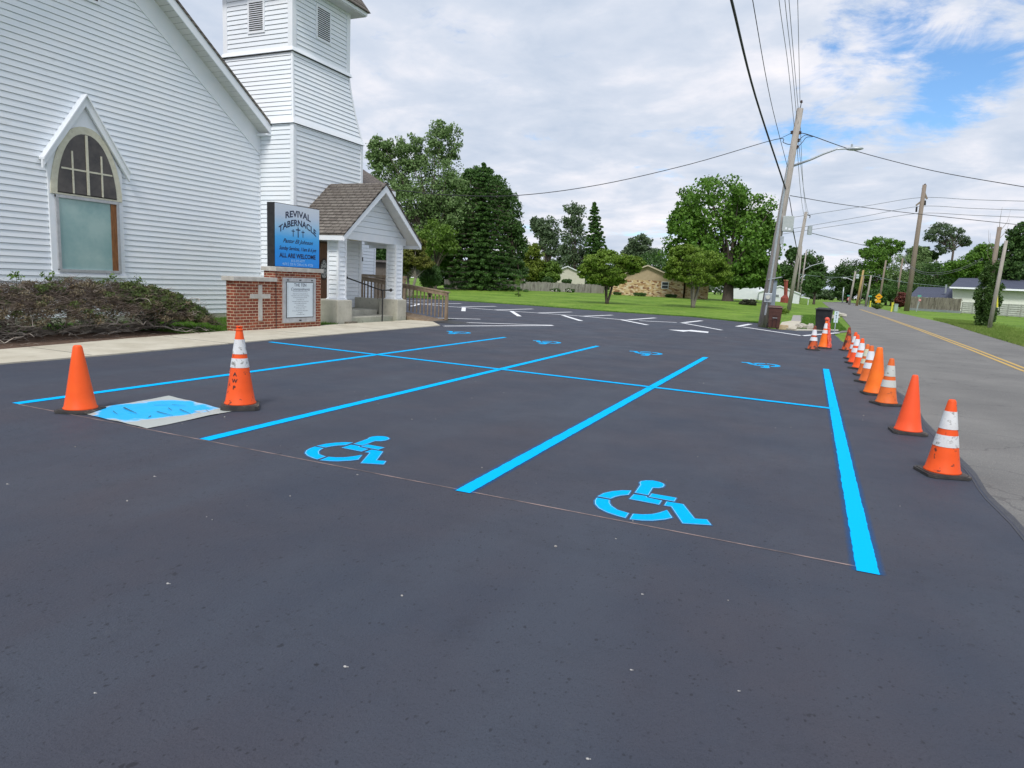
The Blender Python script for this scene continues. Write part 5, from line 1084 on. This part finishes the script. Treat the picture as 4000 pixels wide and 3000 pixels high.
ff=fcn+(fcn-fb)*.8; d=(ff-fb).normalized(); n=Vector((-d.y,d.x,0)); M_WSL=mat('peeling_white',(.46,.46,.43),.8,(.58,.58,.55),2,6,third=((.25,.23,.2),3,.58,.7))
mb=MB()
for i in range(6): mb.beam(fb+Vector((0,0,.15+i*.30)),ff+Vector((0,0,.15+i*.30)),.03,.245)
mb.build('slat',M_WSL,e)
mb=MB(); L_=(ff-fb).length
for i in range(int(L_/2.4)+1): p=fb+d*2.4*i+n*.1; mb.box(p.x-.06,p.x+.06,p.y-.05,p.y+.05,-.1,1.8)
mb.build('fence_post',M_POLE2,e)
mb=MB()
for i in range(9):
    p=fb+d*(11.5+i*.55)-n*.03; mb.beam(p+Vector((0,0,.75+.12*math.sin(i*2))),p+d*.35+Vector((0,0,.78+.2*math.sin(i*1.3))),.012,.05); 
mb.build('faded_paint_scrawl',mat('faded_red',(.28,.14,.12),.8),e)
# cyclist rack of wood behind
# ================= TREES =================
rng=np.random.default_rng(11)
def leaves(name,blobs,size,per,m,parent,flat=1.0,droop=0,origin=None,up=.25):
    """blobs: (x,y,z,r,rz). many small leaf faces in the outer part of each blob"""
    B=np.array(blobs,float); n=len(B)*per; idx=np.repeat(np.arange(len(B)),per)
    d=rng.normal(size=(n,3)); d/=np.linalg.norm(d,axis=1)[:,None]
    rr=rng.uniform(.25,1.0,n)**.55*(1+.12*rng.normal(size=n))
    c=B[idx,:3]+d*(rr*B[idx,3])[:,None]*np.stack([np.ones(n),np.ones(n),B[idx,4]/B[idx,3]],1)
    c[:,2]-=droop*(rr**2)*B[idx,3]
    nrm=d*.55+rng.normal(size=(n,3))*.75+np.array([0,0,up]); nrm/=np.linalg.norm(nrm,axis=1)[:,None]
    a=np.cross(nrm,rng.normal(size=(n,3))); a/=np.linalg.norm(a,axis=1)[:,None]; b=np.cross(nrm,a)
    s=size*rng.uniform(.55,1.25,n)[:,None]
    v=np.stack([c-a*s*.6,c-b*s*.36+nrm*s*.08,c+a*s*.6,c+b*s*.36+nrm*s*.08],1).reshape(-1,3)
    o0=Vector((0,0,0)); q=parent
    while q is not None: o0+=Vector(q.location); q=q.parent
    if parent is None: o0=Vector(origin)
    v-=np.array(o0)
    me=bpy.data.meshes.new(name); me.vertices.add(4*n); me.vertices.foreach_set('co',v.ravel()); me.loops.add(4*n); me.loops.foreach_set('vertex_index',np.arange(4*n,dtype=np.int32))
    me.polygons.add(n); me.polygons.foreach_set('loop_start',np.arange(0,4*n,4,dtype=np.int32)); me.polygons.foreach_set('loop_total',np.full(n,4,dtype=np.int32)); me.update(calc_edges=True); me.materials.append(m)
    o=bpy.data.objects.new(name,me); COL.objects.link(o); o.parent=parent
    if parent is None: o.location=o0
    return o
def tree(name,label,base,dep,lobes,leafm_,lsize,per=90,nb=None,tr=.3,bark=M_BARK,subr=.30,group=None,trunks=1,flat=.75,droop=0,density=1.0,zb=None,cat='tree',limbs=True,up=.25,forkz=.35,shell=.85):
    """base px (x,y ground) ; lobes in px (cx,cy,rx,ry) at depth dep"""
    k=dep/F; bz=P(base[0],base[1],dep); z0=T(bz.x,bz.y) if zb is None else zb; b=Vector((bz.x,bz.y,z0)); e=empty(name,b,label,cat,group)
    blobs=[]; tips=[]
    for (cx_,cy_,rx,ry) in lobes:
        c=P(cx_,cy_,dep); RX=rx*k; RZ=ry*k; sr=subr*math.sqrt(RX*RZ)
        cnt=nb or int(max(8,density*2.6*(RX*RX+2*RX*RZ)/(sr*sr)*.5))
        for i in range(cnt):
            dd=rng.normal(size=3); dd/=np.linalg.norm(dd); t=rng.uniform(.2,1)**.4*shell
            q=(c.x+dd[0]*RX*t,c.y+dd[1]*RX*t,c.z+dd[2]*RZ*t); s_=sr*rng.uniform(.65,1.3)
            if q[2]-s_*flat<z0+.05:
                if cat!='shrub': continue
                q=(q[0],q[1],z0+.05+s_*flat)
            blobs.append((*q,s_,s_*flat)); 
        tips+= [Vector(blobs[-1-i][:3]) for i in range(0,min(cnt,len(blobs)),max(1,cnt//5))]
    leaves('crown',blobs,lsize,per,leafm_,e,droop=droop,up=up)
    top=max(P(l[0],l[1],dep).z for l in lobes); mb=MB()
    for t in range(trunks):
        an=t*2.4; off=Vector((math.cos(an),math.sin(an),0))*(tr*.9 if trunks>1 else 0); fz=b.z+(top-b.z)*forkz
        fk=Vector((b.x+off.x*(3 if trunks>1 else 1),b.y+off.y*(3 if trunks>1 else 1),fz)); r=tr/(1 if trunks==1 else 1.6)
        pts=[b+off*.6+Vector((0,0,-.1)),b+off*.75+Vector((0,0,(fz-b.z)*.12)),b.lerp(fk,.55)+off*.3,fk]; mb.tube(pts,[r*1.35,r*1.02,r*.88,r*.75],9)
        if limbs:
            for q in tips[t::trunks]:
                m_=fk.lerp(q,.5)+Vector((rnd.uniform(-.3,.3),rnd.uniform(-.3,.3),.25*(q-fk).length*.3)); mb.tube([fk,m_,q],[r*.38,r*.2,r*.05],6,cap=False)
    mb.build('trunk',bark,e,smooth=True); return e
# big maple
tree('maple_tree','largest round dense green tree left of the leaning utility pole, with thick dark trunk',(2840,1190),88,[(2790,800,165,140),(2700,960,120,150),(2930,840,110,130),(2840,960,180,150),(2950,1000,110,125),(2680,870,80,90),(2900,1080,110,55),(2990,900,60,70),(2990,1060,60,70),(2740,1040,110,70)],L_MAPLE,.42,per=72,tr=.75,subr=.27,flat=.7,density=.95,forkz=.22,zb=0)
# two ornamental trees
tree('ornamental_tree','left of the two flat-topped several-stemmed small trees on the lawn',(2370,1182),64,[(2385,1030,120,60),(2300,1060,50,50),(2465,1035,60,38),(2370,1085,90,35)],L_ORN,.17,per=120,tr=.16,bark=M_BARK,subr=.26,trunks=4,flat=.55,group='two spreading lawn trees',forkz=.4,zb=0)
tree('ornamental_tree','right of the two flat-topped several-stemmed small trees, before the big maple',(2705,1201),64,[(2715,1015,120,52),(2640,1055,55,45),(2800,1070,65,55),(2720,1075,95,50),(2670,985,60,32)],L_ORN,.17,per=120,tr=.17,bark=M_BARK2,subr=.26,trunks=4,flat=.55,group='two spreading lawn trees',forkz=.4,zb=0)
# left group
tree('cottonwood_tree','tall airy light green tree with loose open top just right of the bell tower',(1680,1130),92,[(1490,600,60,70),(1520,720,85,90),(1600,600,65,80),(1730,560,75,90),(1700,720,130,110),(1600,800,130,90),(1750,840,110,90),(1470,860,60,80),(1660,950,130,70)],L_POP,.30,per=50,tr=.34,subr=.24,flat=.85,density=1.35,bark=M_BARK,forkz=.25,shell=.95)
tree('cottonwood_branch_tree','light green leafy tree low behind the porch roof',(1700,1120),84,[(1700,920,100,70),(1640,970,70,50),(1750,960,60,35)],L_LIGHT,.28,per=60,tr=.25,subr=.28,flat=.7,density=.9)
def conifer(name,label,base,dep,top,halfw,m,zb=None,tiers=16,size=.35,per=70,bottom=.05,droop=.4,ang=7,group=None,fullness=1.0):
    k=dep/F; bz=P(base[0],base[1],dep); z0=T(bz.x,bz.y) if zb is None else zb; b=Vector((bz.x,bz.y,z0)); e=empty(name,b,label,'conifer',group); tz=P(top[0],top[1],dep); hgt=tz.z-z0; W_=halfw*k; blobs=[]; mb=MB()
    mb.tube([b+Vector((0,0,-.1)),b.lerp(Vector((tz.x,tz.y,tz.z)),.5),tz],[hgt*.022,hgt*.014,.03],8)
    for t in range(tiers):
        f=bottom+(1-bottom)*(t/(tiers-1))**.92; z=z0+hgt*f; R=W_*(1-f)**(.42 if fullness>1.55 else .62)*(.82+.3*rnd.random())+.25; cxx=b.x+(tz.x-b.x)*f; cyy=b.y+(tz.y-b.y)*f
        nn=max(4,int(ang*fullness*(1-f*.6)))
        for i in range(nn):
            a=2*math.pi*(i+rnd.random()*.7)/nn; L_=R*rnd.uniform(.75,1.1)
            steps=max(1,int(L_/1.1))
            for s_ in range(steps+1):
                u_=(s_+.6)/(steps+1); r=(.30+.42*(1-u_))*max(.55,hgt/22)*(1-.55*f)*rnd.uniform(.8,1.25); blobs.append((cxx+math.cos(a)*L_*u_,cyy+math.sin(a)*L_*u_,z-droop*u_*.8+rnd.uniform(-.2,.2),r*1.15,r*.45))
            if t<tiers*.8: mb.tube([(cxx,cyy,z),(cxx+math.cos(a)*L_,cyy+math.sin(a)*L_,z-droop*.7)],[.07,.02],4,cap=False)
    leaves('crown',blobs,size,per,m,e,up=.1); mb.build('trunk',M_BARK,e); return e
conifer('pine_tree','huge dark green pine with drooping layered boughs in the middle of the left tree group',(1880,1125),93,(1890,640),165,L_PINE,tiers=24,size=.28,per=60,ang=13,droop=.7,fullness=1.6)
tree('oak_tree','dark broadleaf tree at the right shoulder of the big pine',(2000,1125),99,[(1990,850,60,110),(2020,980,55,110),(1950,760,60,70),(1990,1050,70,60)],L_DARK,.38,per=70,tr=.4,subr=.3,flat=.8,density=1.0)
tree('filler_tree','dark shaded tree mass behind the pine and above the fence',(1790,1125),103,[(1840,740,70,80),(1850,690,50,45),(1915,710,45,55),(1930,800,80,110),(1850,860,90,100),(1980,930,70,100),(1800,1000,110,110),(1740,1060,80,60),(1880,1060,100,60)],L_PINE,.36,per=60,tr=.4,subr=.3)
tree('small_maple','low olive-green spreading tree with pale forked trunk behind the ramp',(1600,1116),58,[(1610,1010,70,45),(1560,1040,60,35),(1660,1030,45,35),(1620,960,50,35)],L_OLIVE,.15,per=120,tr=.22,bark=M_BARK2,subr=.28,trunks=2,flat=.5,forkz=.38)
tree('round_yew','dense dark green rounded shrub right of the forked trunk',(1680,1124),60,[(1682,1085,50,42),(1680,1050,35,40)],L_DARK,.11,per=150,tr=.15,subr=.3,density=1.5,cat='shrub',flat=.9,limbs=False)
tree('green_tree','yellow-green bushy tree behind the shed',(2085,1110),113,[(2080,1000,45,55),(2065,1060,65,45),(2110,1050,45,40)],L_YEL,.33,per=80,tr=.2,subr=.3,density=1.2)
tree('green_tree','fresh green round tree right of the garden shed',(2145,1108),112,[(2150,1060,45,45),(2140,1085,55,30)],L_LIGHT,.33,per=80,tr=.2,subr=.3,density=1.2)
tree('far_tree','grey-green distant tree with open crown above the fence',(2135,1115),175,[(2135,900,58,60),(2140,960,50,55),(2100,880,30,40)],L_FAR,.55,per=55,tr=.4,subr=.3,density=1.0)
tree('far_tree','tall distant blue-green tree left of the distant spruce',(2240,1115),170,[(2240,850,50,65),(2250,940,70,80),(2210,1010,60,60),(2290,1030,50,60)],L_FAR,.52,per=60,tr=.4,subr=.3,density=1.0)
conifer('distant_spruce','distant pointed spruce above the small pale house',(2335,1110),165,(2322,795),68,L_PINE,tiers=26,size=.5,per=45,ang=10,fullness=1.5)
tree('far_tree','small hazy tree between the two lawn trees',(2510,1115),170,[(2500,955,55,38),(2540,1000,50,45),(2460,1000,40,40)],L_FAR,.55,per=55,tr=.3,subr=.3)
tree('far_tree','dark distant tree mass behind the stone house roof',(2600,1110),150,[(2560,1040,80,60),(2440,1050,80,50)],L_DARK,.5,per=55,tr=.3,subr=.3)
tree('filler_tree','dark green tree glimpsed between the porch posts',(1440,1110),75,[(1440,1000,60,60),(1500,980,50,60)],L_DARK,.25,per=70,tr=.2,subr=.3,density=1.2)
tree('cottonwood_tree','dense mid-green tree filling the gap between the airy cottonwood and the pine',(1760,1130),97,[(1760,760,80,110),(1700,830,90,100),(1790,900,80,100),(1720,1000,100,90),(1600,900,90,100)],L_MAPLE,.34,per=62,tr=.35,subr=.26,flat=.85,density=1.0)
# behind leaning pole
tree('street_tree','dark green tree mass above the white garage',(3110,1165),165,[(3100,1050,60,60),(3160,1030,60,50),(3190,1080,50,60),(3070,1080,50,50),(3100,990,30,30)],L_DARK,.5,per=60,tr=.4,subr=.3,density=1.1)
tree('street_tree','small round dark green tree on the verge left of the road',(3180,1176),135,[(3178,1115,46,36),(3180,1085,35,25)],L_PINE,.33,per=110,tr=.25,subr=.28,density=1.4)
conifer('far_conifer','thin distant conifer top behind the second utility pole',(3095,1165),180,(3088,960),28,L_PINE,tiers=10,size=.5,per=30,ang=6)
# right side tree wall
tree('roadside_tree','dark rounded tree right of the vanishing road',(3310,1182),205,[(3330,1070,80,60),(3290,1090,55,55),(3360,1120,75,60),(3300,1140,50,40)],L_DARK,.46,per=65,tr=.4,subr=.28,density=1.2)
tree('roadside_tree','bright green tall tree above the yellow warning sign',(3420,1184),195,[(3420,1010,60,50),(3400,1080,65,80),(3470,1090,60,80)],L_MAPLE,.42,per=70,tr=.35,subr=.27,density=1.2)
tree('roadside_tree','loose topped tree rising above the bright green roadside tree',(3460,1184),200,[(3430,950,55,28),(3490,960,45,28),(3455,985,60,25),(3380,985,30,18)],L_MAPLE,.5,per=36,tr=.3,subr=.3,density=.8)
tree('roadside_tree','grey-green wide tree behind the tallest pole',(3560,1184),185,[(3560,1040,80,60),(3530,1100,80,60),(3620,1080,70,70),(3590,1000,50,45)],L_POP,.42,per=65,tr=.35,subr=.28,density=1.0)
tree('roadside_tree','tall see-through tree with tufted crown right of the tallest pole',(3700,1150),185,[(3680,900,50,38),(3740,920,45,35),(3650,920,40,30),(3690,965,40,30),(3770,950,25,15)],L_FAR,.46,per=34,tr=.35,subr=.3,density=.75,forkz=.75)
tree('roadside_tree','dark branching tree between the tallest pole and the see-through tree',(3600,1160),190,[(3590,985,60,25),(3640,1000,40,22)],L_DARK,.45,per=45,tr=.3,subr=.3,density=.8)
tree('backdrop_tree','dark green tree behind the annex roof',(3660,1170),170,[(3660,1080,90,60),(3740,1060,80,50)],L_DARK,.44,per=65,tr=.35,subr=.28,density=1.1)
tree('backdrop_tree','green tree above the blue roof, left of the ivy covered pole',(3800,1150),135,[(3810,1030,75,60),(3860,1000,60,60),(3760,1050,70,45)],L_MAPLE,.44,per=65,tr=.35,subr=.28,density=1.1)
tree('backdrop_tree','tall dark tree at the right edge of the photo',(3985,1150),120,[(3990,930,55,60),(3960,990,60,60),(4040,1000,80,90),(3930,1060,70,50),(4000,1080,80,50)],L_DARK,.42,per=65,tr=.4,subr=.27,density=1.1)
tree('backdrop_tree','shaded dark tree low behind the warning sign and utility box',(3480,1188),178,[(3480,1140,70,45),(3420,1160,50,30),(3540,1150,50,45)],L_PINE,.36,per=65,tr=.3,subr=.28,density=1.2)
# shrubs
tree('dark_shrub','low dark shrub right of the big maple trunk',(2922,1200),78,[(2922,1184,36,16)],mat('dark_purple_leaf',(.025,.03,.015),.6,(.05,.055,.025),3,trans=.1),.13,per=120,tr=.06,subr=.35,density=1.5,cat='shrub',limbs=False,zb=0)
tree('grass_clump','rounded ornamental grass clump under the warning sign',(3427,1202),110,[(3428,1196,18,8)],L_LIGHT,.25,per=100,tr=.05,subr=.4,density=1.5,cat='shrub',limbs=False)
tree('red_bush','dark red bush beside the grey plank fence',(3515,1200),128,[(3520,1170,22,30)],mat('red_leaf',(.16,.04,.03),.6,(.10,.03,.02),3,trans=.1),.28,per=90,tr=.06,subr=.35,density=1.5,cat='shrub',limbs=False)
tree('weedy_bush','scrubby weeds at the foot of the second utility pole',(3055,1228),58,[(3060,1218,20,13)],L_ORN,.10,per=60,tr=.03,subr=.4,cat='shrub',limbs=False)
tree('young_sapling','thin young sapling in the lawn in front of the plank fence',(2025,1157),75,[(2022,1100,14,22),(2024,1152,14,5)],L_LIGHT,.09,per=40,tr=.04,subr=.5,cat='tree',limbs=False,density=.5)
for i,(x,l) in enumerate(((2170,'left of the two flowering shrubs along the plank fence'),(2225,'right of the two flowering shrubs along the plank fence'))):
    sh=tree('flowering_shrub',l,(x,1143),99,[(x,1136,20,8)],L_DARK,.16,per=90,tr=.04,subr=.4,cat='shrub',limbs=False,group='flowering shrubs along the fence')
    c=P(x,1137,98.5); leaves('blossom',[(c.x+rnd.uniform(-.6,.6),c.y-.4,c.z+rnd.uniform(-.2,.2),.3,.2) for _ in range(5)],.12,10,mat('white_petals',(.8,.72,.72),.6) if i==0 else bpy.data.materials['white_petals'],sh)
tree('foundation_shrub','low shrubs along the foot of the stone house',(2480,1157),95,[(2410,1151,18,7),(2500,1154,25,7),(2620,1158,25,7)],L_DARK,.14,per=70,tr=.03,subr=.5,cat='shrub',limbs=False)
tree('hedge_shrub','clipped dark shrub in front of the small pale house',(2165,1105),108,[(2215,1100,22,9),(2135,1095,25,12)],L_DARK,.2,per=80,tr=.03,subr=.5,cat='shrub',limbs=False)
# ivy on pole
c0=poles['ivy'][1]; c9=poles['ivy'][2]; blobs=[]
for i in range(230):
    t=rnd.uniform(.0,.64)**1.0; q=c0.lerp(c9,t); w=.62*(1.15-abs(t-.30)*1.6)+.05; a=rnd.uniform(0,6.28); blobs.append((q.x+math.cos(a)*w*rnd.random()*1.1,q.y+math.sin(a)*w*rnd.random(),q.z+.1,.20,.26))
leaves('ivy',blobs,.13,70,L_IVY,poles['ivy'][0])
mb=MB()
for i in range(9):
    t=rnd.uniform(.6,1.0); q=c0.lerp(c9,t); a=rnd.uniform(0,6.28); mb.tube([q,q+Vector((math.cos(a)*.5,math.sin(a)*.3,.7)),q+Vector((math.cos(a)*.6,math.sin(a)*.5,1.5))],[.02,.012,.005],4,cap=False)
mb.build('dead_vine',M_POLE2,poles['ivy'][0])
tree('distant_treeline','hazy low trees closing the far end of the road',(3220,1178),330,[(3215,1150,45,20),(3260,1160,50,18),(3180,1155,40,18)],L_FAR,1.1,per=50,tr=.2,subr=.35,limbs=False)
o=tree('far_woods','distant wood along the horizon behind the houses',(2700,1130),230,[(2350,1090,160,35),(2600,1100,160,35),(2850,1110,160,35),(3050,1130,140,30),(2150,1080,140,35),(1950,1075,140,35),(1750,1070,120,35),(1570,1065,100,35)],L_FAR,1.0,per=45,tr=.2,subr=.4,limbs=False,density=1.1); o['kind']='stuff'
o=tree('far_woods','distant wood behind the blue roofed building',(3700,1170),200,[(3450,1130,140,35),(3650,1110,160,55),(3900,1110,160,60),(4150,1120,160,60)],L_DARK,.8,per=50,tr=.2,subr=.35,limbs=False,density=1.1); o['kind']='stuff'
# ================= JUNIPER HEDGE =================
hz=empty('juniper_hedge',(-14.6,9.2,0),'sprawling half-dead juniper hedge of grey-brown bare twigs with green tips under the church window','hedge')
def hedge_top(y): 
    t=(12.55-y)/6.5; return 1.15*max(0,1-max(0,(y-10.3)/2.55)**2.6)**.55 if y>10.3 else 1.14+.06*math.sin(y*2.1)+.03*math.sin(y*5.3)
def hpt(lo=0.,hi=1.):
    while True:
        y=rnd.uniform(5.0,12.75); h=hedge_top(y)
        if h<.15: continue
        a=rnd.uniform(-1,1); x=-14.55+a*1.05*(1-.15*rnd.random()); hh=h*math.sqrt(max(0,1-a*a*.75)); z=hh*rnd.uniform(lo,hi); return Vector((x,y,z)),hh
M_TWIG=mat('dead_twigs',(.15,.115,.09),.9,(.30,.255,.215),5,4); M_TWIGD=mat('dark_twigs',(.07,.05,.04),.9,(.13,.10,.08),5,4)
def twigs(name,n,lo,hi,m,ln,rad,horiz=.5):
    mb=MB()
    for _ in range(n):
        p,h=hpt(lo,hi); a=rnd.uniform(0,6.28); d=Vector((math.cos(a),math.sin(a),rnd.uniform(-.3,.6)*(1-horiz)+.1)); L_=ln*rnd.uniform(.5,1.4); q=p+d*L_*.5+Vector((rnd.uniform(-.05,.05),rnd.uniform(-.05,.05),rnd.uniform(-.03,.05))); r=q+d*L_*.5+Vector((rnd.uniform(-.08,.08),rnd.uniform(-.08,.08),rnd.uniform(-.04,.06)))
        if r.z<.02: r.z=.03
        mb.tube([p,q,r],[rad,rad*.7,rad*.3],3,cap=False)
    return mb.build(name,m,hz)
twigs('dead_twigs',7000,.66,1.0,M_TWIGD,.24,.006)
twigs('dead_twigs',3500,.68,1.03,M_TWIG,.16,.004)
mb=MB()   # bare lower limbs
for st in range(9):
    y0=5.6+st*.78; b=Vector((-14.75+rnd.uniform(-.2,.2),y0,0))
    for _ in range(13):
        a=rnd.uniform(0,6.28); p=b.copy(); d=Vector((math.cos(a)*.7,math.sin(a),rnd.uniform(.25,.8))).normalized(); pts=[p.copy()]
        for s_ in range(6): d=(d+Vector((rnd.uniform(-.45,.45),rnd.uniform(-.45,.45),rnd.uniform(-.35,.18)))).normalized(); p=p+d*.24; p.z=max(.06,min(p.z,.95)); pts.append(p.copy())
        mb.tube(pts,[.028,.024,.02,.016,.012,.008,.004],5,cap=False)
        for s_ in range(2,7):
            for _k in range(3):
                a=rnd.uniform(0,6.28); q=pts[s_]; e_=q+Vector((math.cos(a)*.3,math.sin(a)*.3,rnd.uniform(-.12,.2))); e_.z=max(.04,e_.z); mb.tube([q,q.lerp(e_,.5)+Vector((0,0,.04)),e_],[.009,.006,.002],3,cap=False)
mb.build('bare_limbs',mat('pale_bark',(.24,.20,.165),.9,(.42,.38,.33),7,4),hz)
bl=[]
for _ in range(420):
    p,h=hpt(.6,1.03)
    if p.y>10.6 or p.y<7.6 or rnd.random()<.40: bl.append((p.x,p.y,p.z+.02,.11,.07))
for _ in range(260):      # green rim at the right end
    t=rnd.random(); y=10.6+2.15*t; h=hedge_top(y); a=rnd.uniform(-.4,1); bl.append((-14.55+a*.9,y+rnd.uniform(-.1,.08),max(.08,h*math.sqrt(1-a*a*.6)*rnd.uniform(.75,1.02)),.11,.08))
leaves('green_sprays',bl,.045,75,mat('juniper_green',(.05,.095,.02),.6,(.12,.15,.04),4,trans=.15),hz)
bl=[(lambda p:(p[0].x,p[0].y,p[0].z,.12,.07))(hpt(.5,1.0)) for _ in range(520)]
leaves('dead_foliage',bl,.034,80,mat('dead_foliage',(.135,.105,.06),.8,(.21,.175,.11),5,4,third=((.30,.17,.05),3,.6,.7)),hz)
bl=[(-14.9+rnd.uniform(-.4,.2),5.6+rnd.random()*7,rnd.uniform(.05,.5),.16,.14) for _ in range(45)]
leaves('inner_dark_foliage',bl,.05,60,L_PINE,hz)
for (y,l) in ((8.7,'leafy weed shoot sticking out of the hedge below the left side of the window'),(9.35,'leafy weed shoot sticking out of the hedge top at the far left'),(11.5,'small weed shoot above the hedge near the right window corner'),(10.75,'taller weed shoot above the hedge below the window')):
    e=empty('weed_shoot',(-14.9,y,.9),l,'weed'); mb=MB(); 
    for k in range(3): mb.tube([(-14.9,y+k*.06,.75),(-14.88,y+k*.08-.05,1.15),(-14.85,y+k*.1-.08,1.36-k*.06)],[.006,.005,.002],4,cap=False)
    mb.build('stem',L_DARK,e); leaves('leaf',[(-14.88,y+rnd.uniform(-.14,.16),1.12+rnd.uniform(0,.22),.06,.06) for _ in range(9)],.065,5,L_LIGHT,e)
# ================= GRASS BLADES, DEBRIS =================
def blades(name,pts,hgt,m,label,w=.012):
    p=np.array(pts); n=len(p); a=rng.uniform(0,6.28,n); h=hgt*rng.uniform(.5,1.4,n); lx=rng.normal(size=(n,2))*.35*h[:,None]
    c=np.stack([np.cos(a)*w,np.sin(a)*w,np.zeros(n)],1); tip=p+np.stack([lx[:,0],lx[:,1],h],1); o0=p.mean(0)
    v=(np.stack([p-c,p+c,tip],1)-o0).reshape(-1,3); me=bpy.data.meshes.new(name); me.vertices.add(3*n); me.vertices.foreach_set('co',v.ravel()); me.loops.add(3*n); me.loops.foreach_set('vertex_index',np.arange(3*n,dtype=np.int32)); me.polygons.add(n); me.polygons.foreach_set('loop_start',np.arange(0,3*n,3,dtype=np.int32)); me.polygons.foreach_set('loop_total',np.full(n,3,dtype=np.int32)); me.update(calc_edges=True); me.materials.append(m)
    o=bpy.data.objects.new(name,me); COL.objects.link(o); o.location=o0; return tag(o,label,'grass',kind='stuff')
pts=[(rng.uniform(-17.1,-13.62),rng.uniform(11.6,17.5),.0) for _ in range(26000)]+[(rng.uniform(-17.1,-15.4),rng.uniform(4,12),.0) for _ in range(16000)]
pts=[p for p in pts if not (p[0]>-13.75 and False)]
blades('grass',pts,.075,M_BLADE,'short green grass between the juniper hedge and the brick sign',w=.008)
pts=[]
for _ in range(60000):
    y=rng.uniform(20,75)**1.0; t=(y-20)/55; xe=np.interp(y,[20,32.8,45,75.9],[8.2,8.0,8.7,10.7]); pts.append((xe+abs(rng.normal())*1.6-.1,y,-.045))
blades('grass',pts,.13,mat('verge_blades',(.13,.23,.035),.8,(.24,.31,.075),1.2,4,trans=.3),'rough longer grass fringe along the far side of the road',w=.018)
pts=[]; fe=[Vector((a,b,0)) for a,b in [(-2.6,39.5),(-3.6,39.45)]+gp((2700,1238),(2400,1219),(2060,1193),(1720,1171),(1560,1160))]
for _ in range(16000):
    i=rnd.randrange(len(fe)-1); q=fe[i].lerp(fe[i+1],rnd.random()); pts.append((q.x,q.y+abs(rng.normal())*.4-.03,-.045))
for _ in range(16000):
    q=G(rnd.uniform(3130,3330),rnd.uniform(1230,1291)); pts.append((q.x,q.y,-.05)) if q.x<1.7 and q.y>36 else None
blades('grass',pts,.10,M_BLADE,'grass fringe growing along the far edge of the black lot',w=.016)
mb=MB()
for _ in range(110):
    y=rng.uniform(2.5,22); x=rng.uniform(-9,1.3); s_=rng.uniform(.003,.008) if rnd.random()<.92 else .011; mb.sphere((x,y,s_*.4),s_,5,3,(1,.8,.6))
tag(mb.build('grit',mat('pale_grit',(.22,.21,.20),.9,(.45,.43,.40),9),origin=(0,0,0)),'scattered pale grit on the black asphalt','grit',kind='stuff')
mb=MB()
for (a,b,s_) in ((655,2281,.02),(1348,2606,.02),(1395,1855,.018),(2508,2322,.014),(2405,2105,.012),(2465,2618,.014),(2885,2700,.012),(28,1892,.02),(603,1862,.02),(2835,1318,.035),(370,2708,.012),(2295,2966,.016)):
    s_*=.42; p=G(a,b); mb.sphere((p.x,p.y,s_*.3),s_,6,4,(1,.7,.5)); mb.sphere((p.x+s_*1.2,p.y+s_*.6,s_*.2),s_*.5,5,3,(1,.7,.5))
tag(mb.build('litter_bits',mat('pale_litter',(.34,.33,.32),.8,(.5,.49,.47),9),origin=(0,0,0)),'small pale bits of litter and stone on the near asphalt','litter',kind='stuff')
mb=MB()
for _ in range(220):
    y=rnd.uniform(-1,12.4); x=-12.95-.04*y+rnd.uniform(-.9,.15); a=rnd.uniform(0,6.28); l_=rnd.uniform(.03,.14); mb.tube([(x,y,.02),(x+math.cos(a)*l_,y+math.sin(a)*l_,.03)],.004,3)
tag(mb.build('wood_chips',M_TWIG,origin=(0,0,0)),'loose twigs and chips on the mulch beside the sidewalk','mulch',kind='stuff')
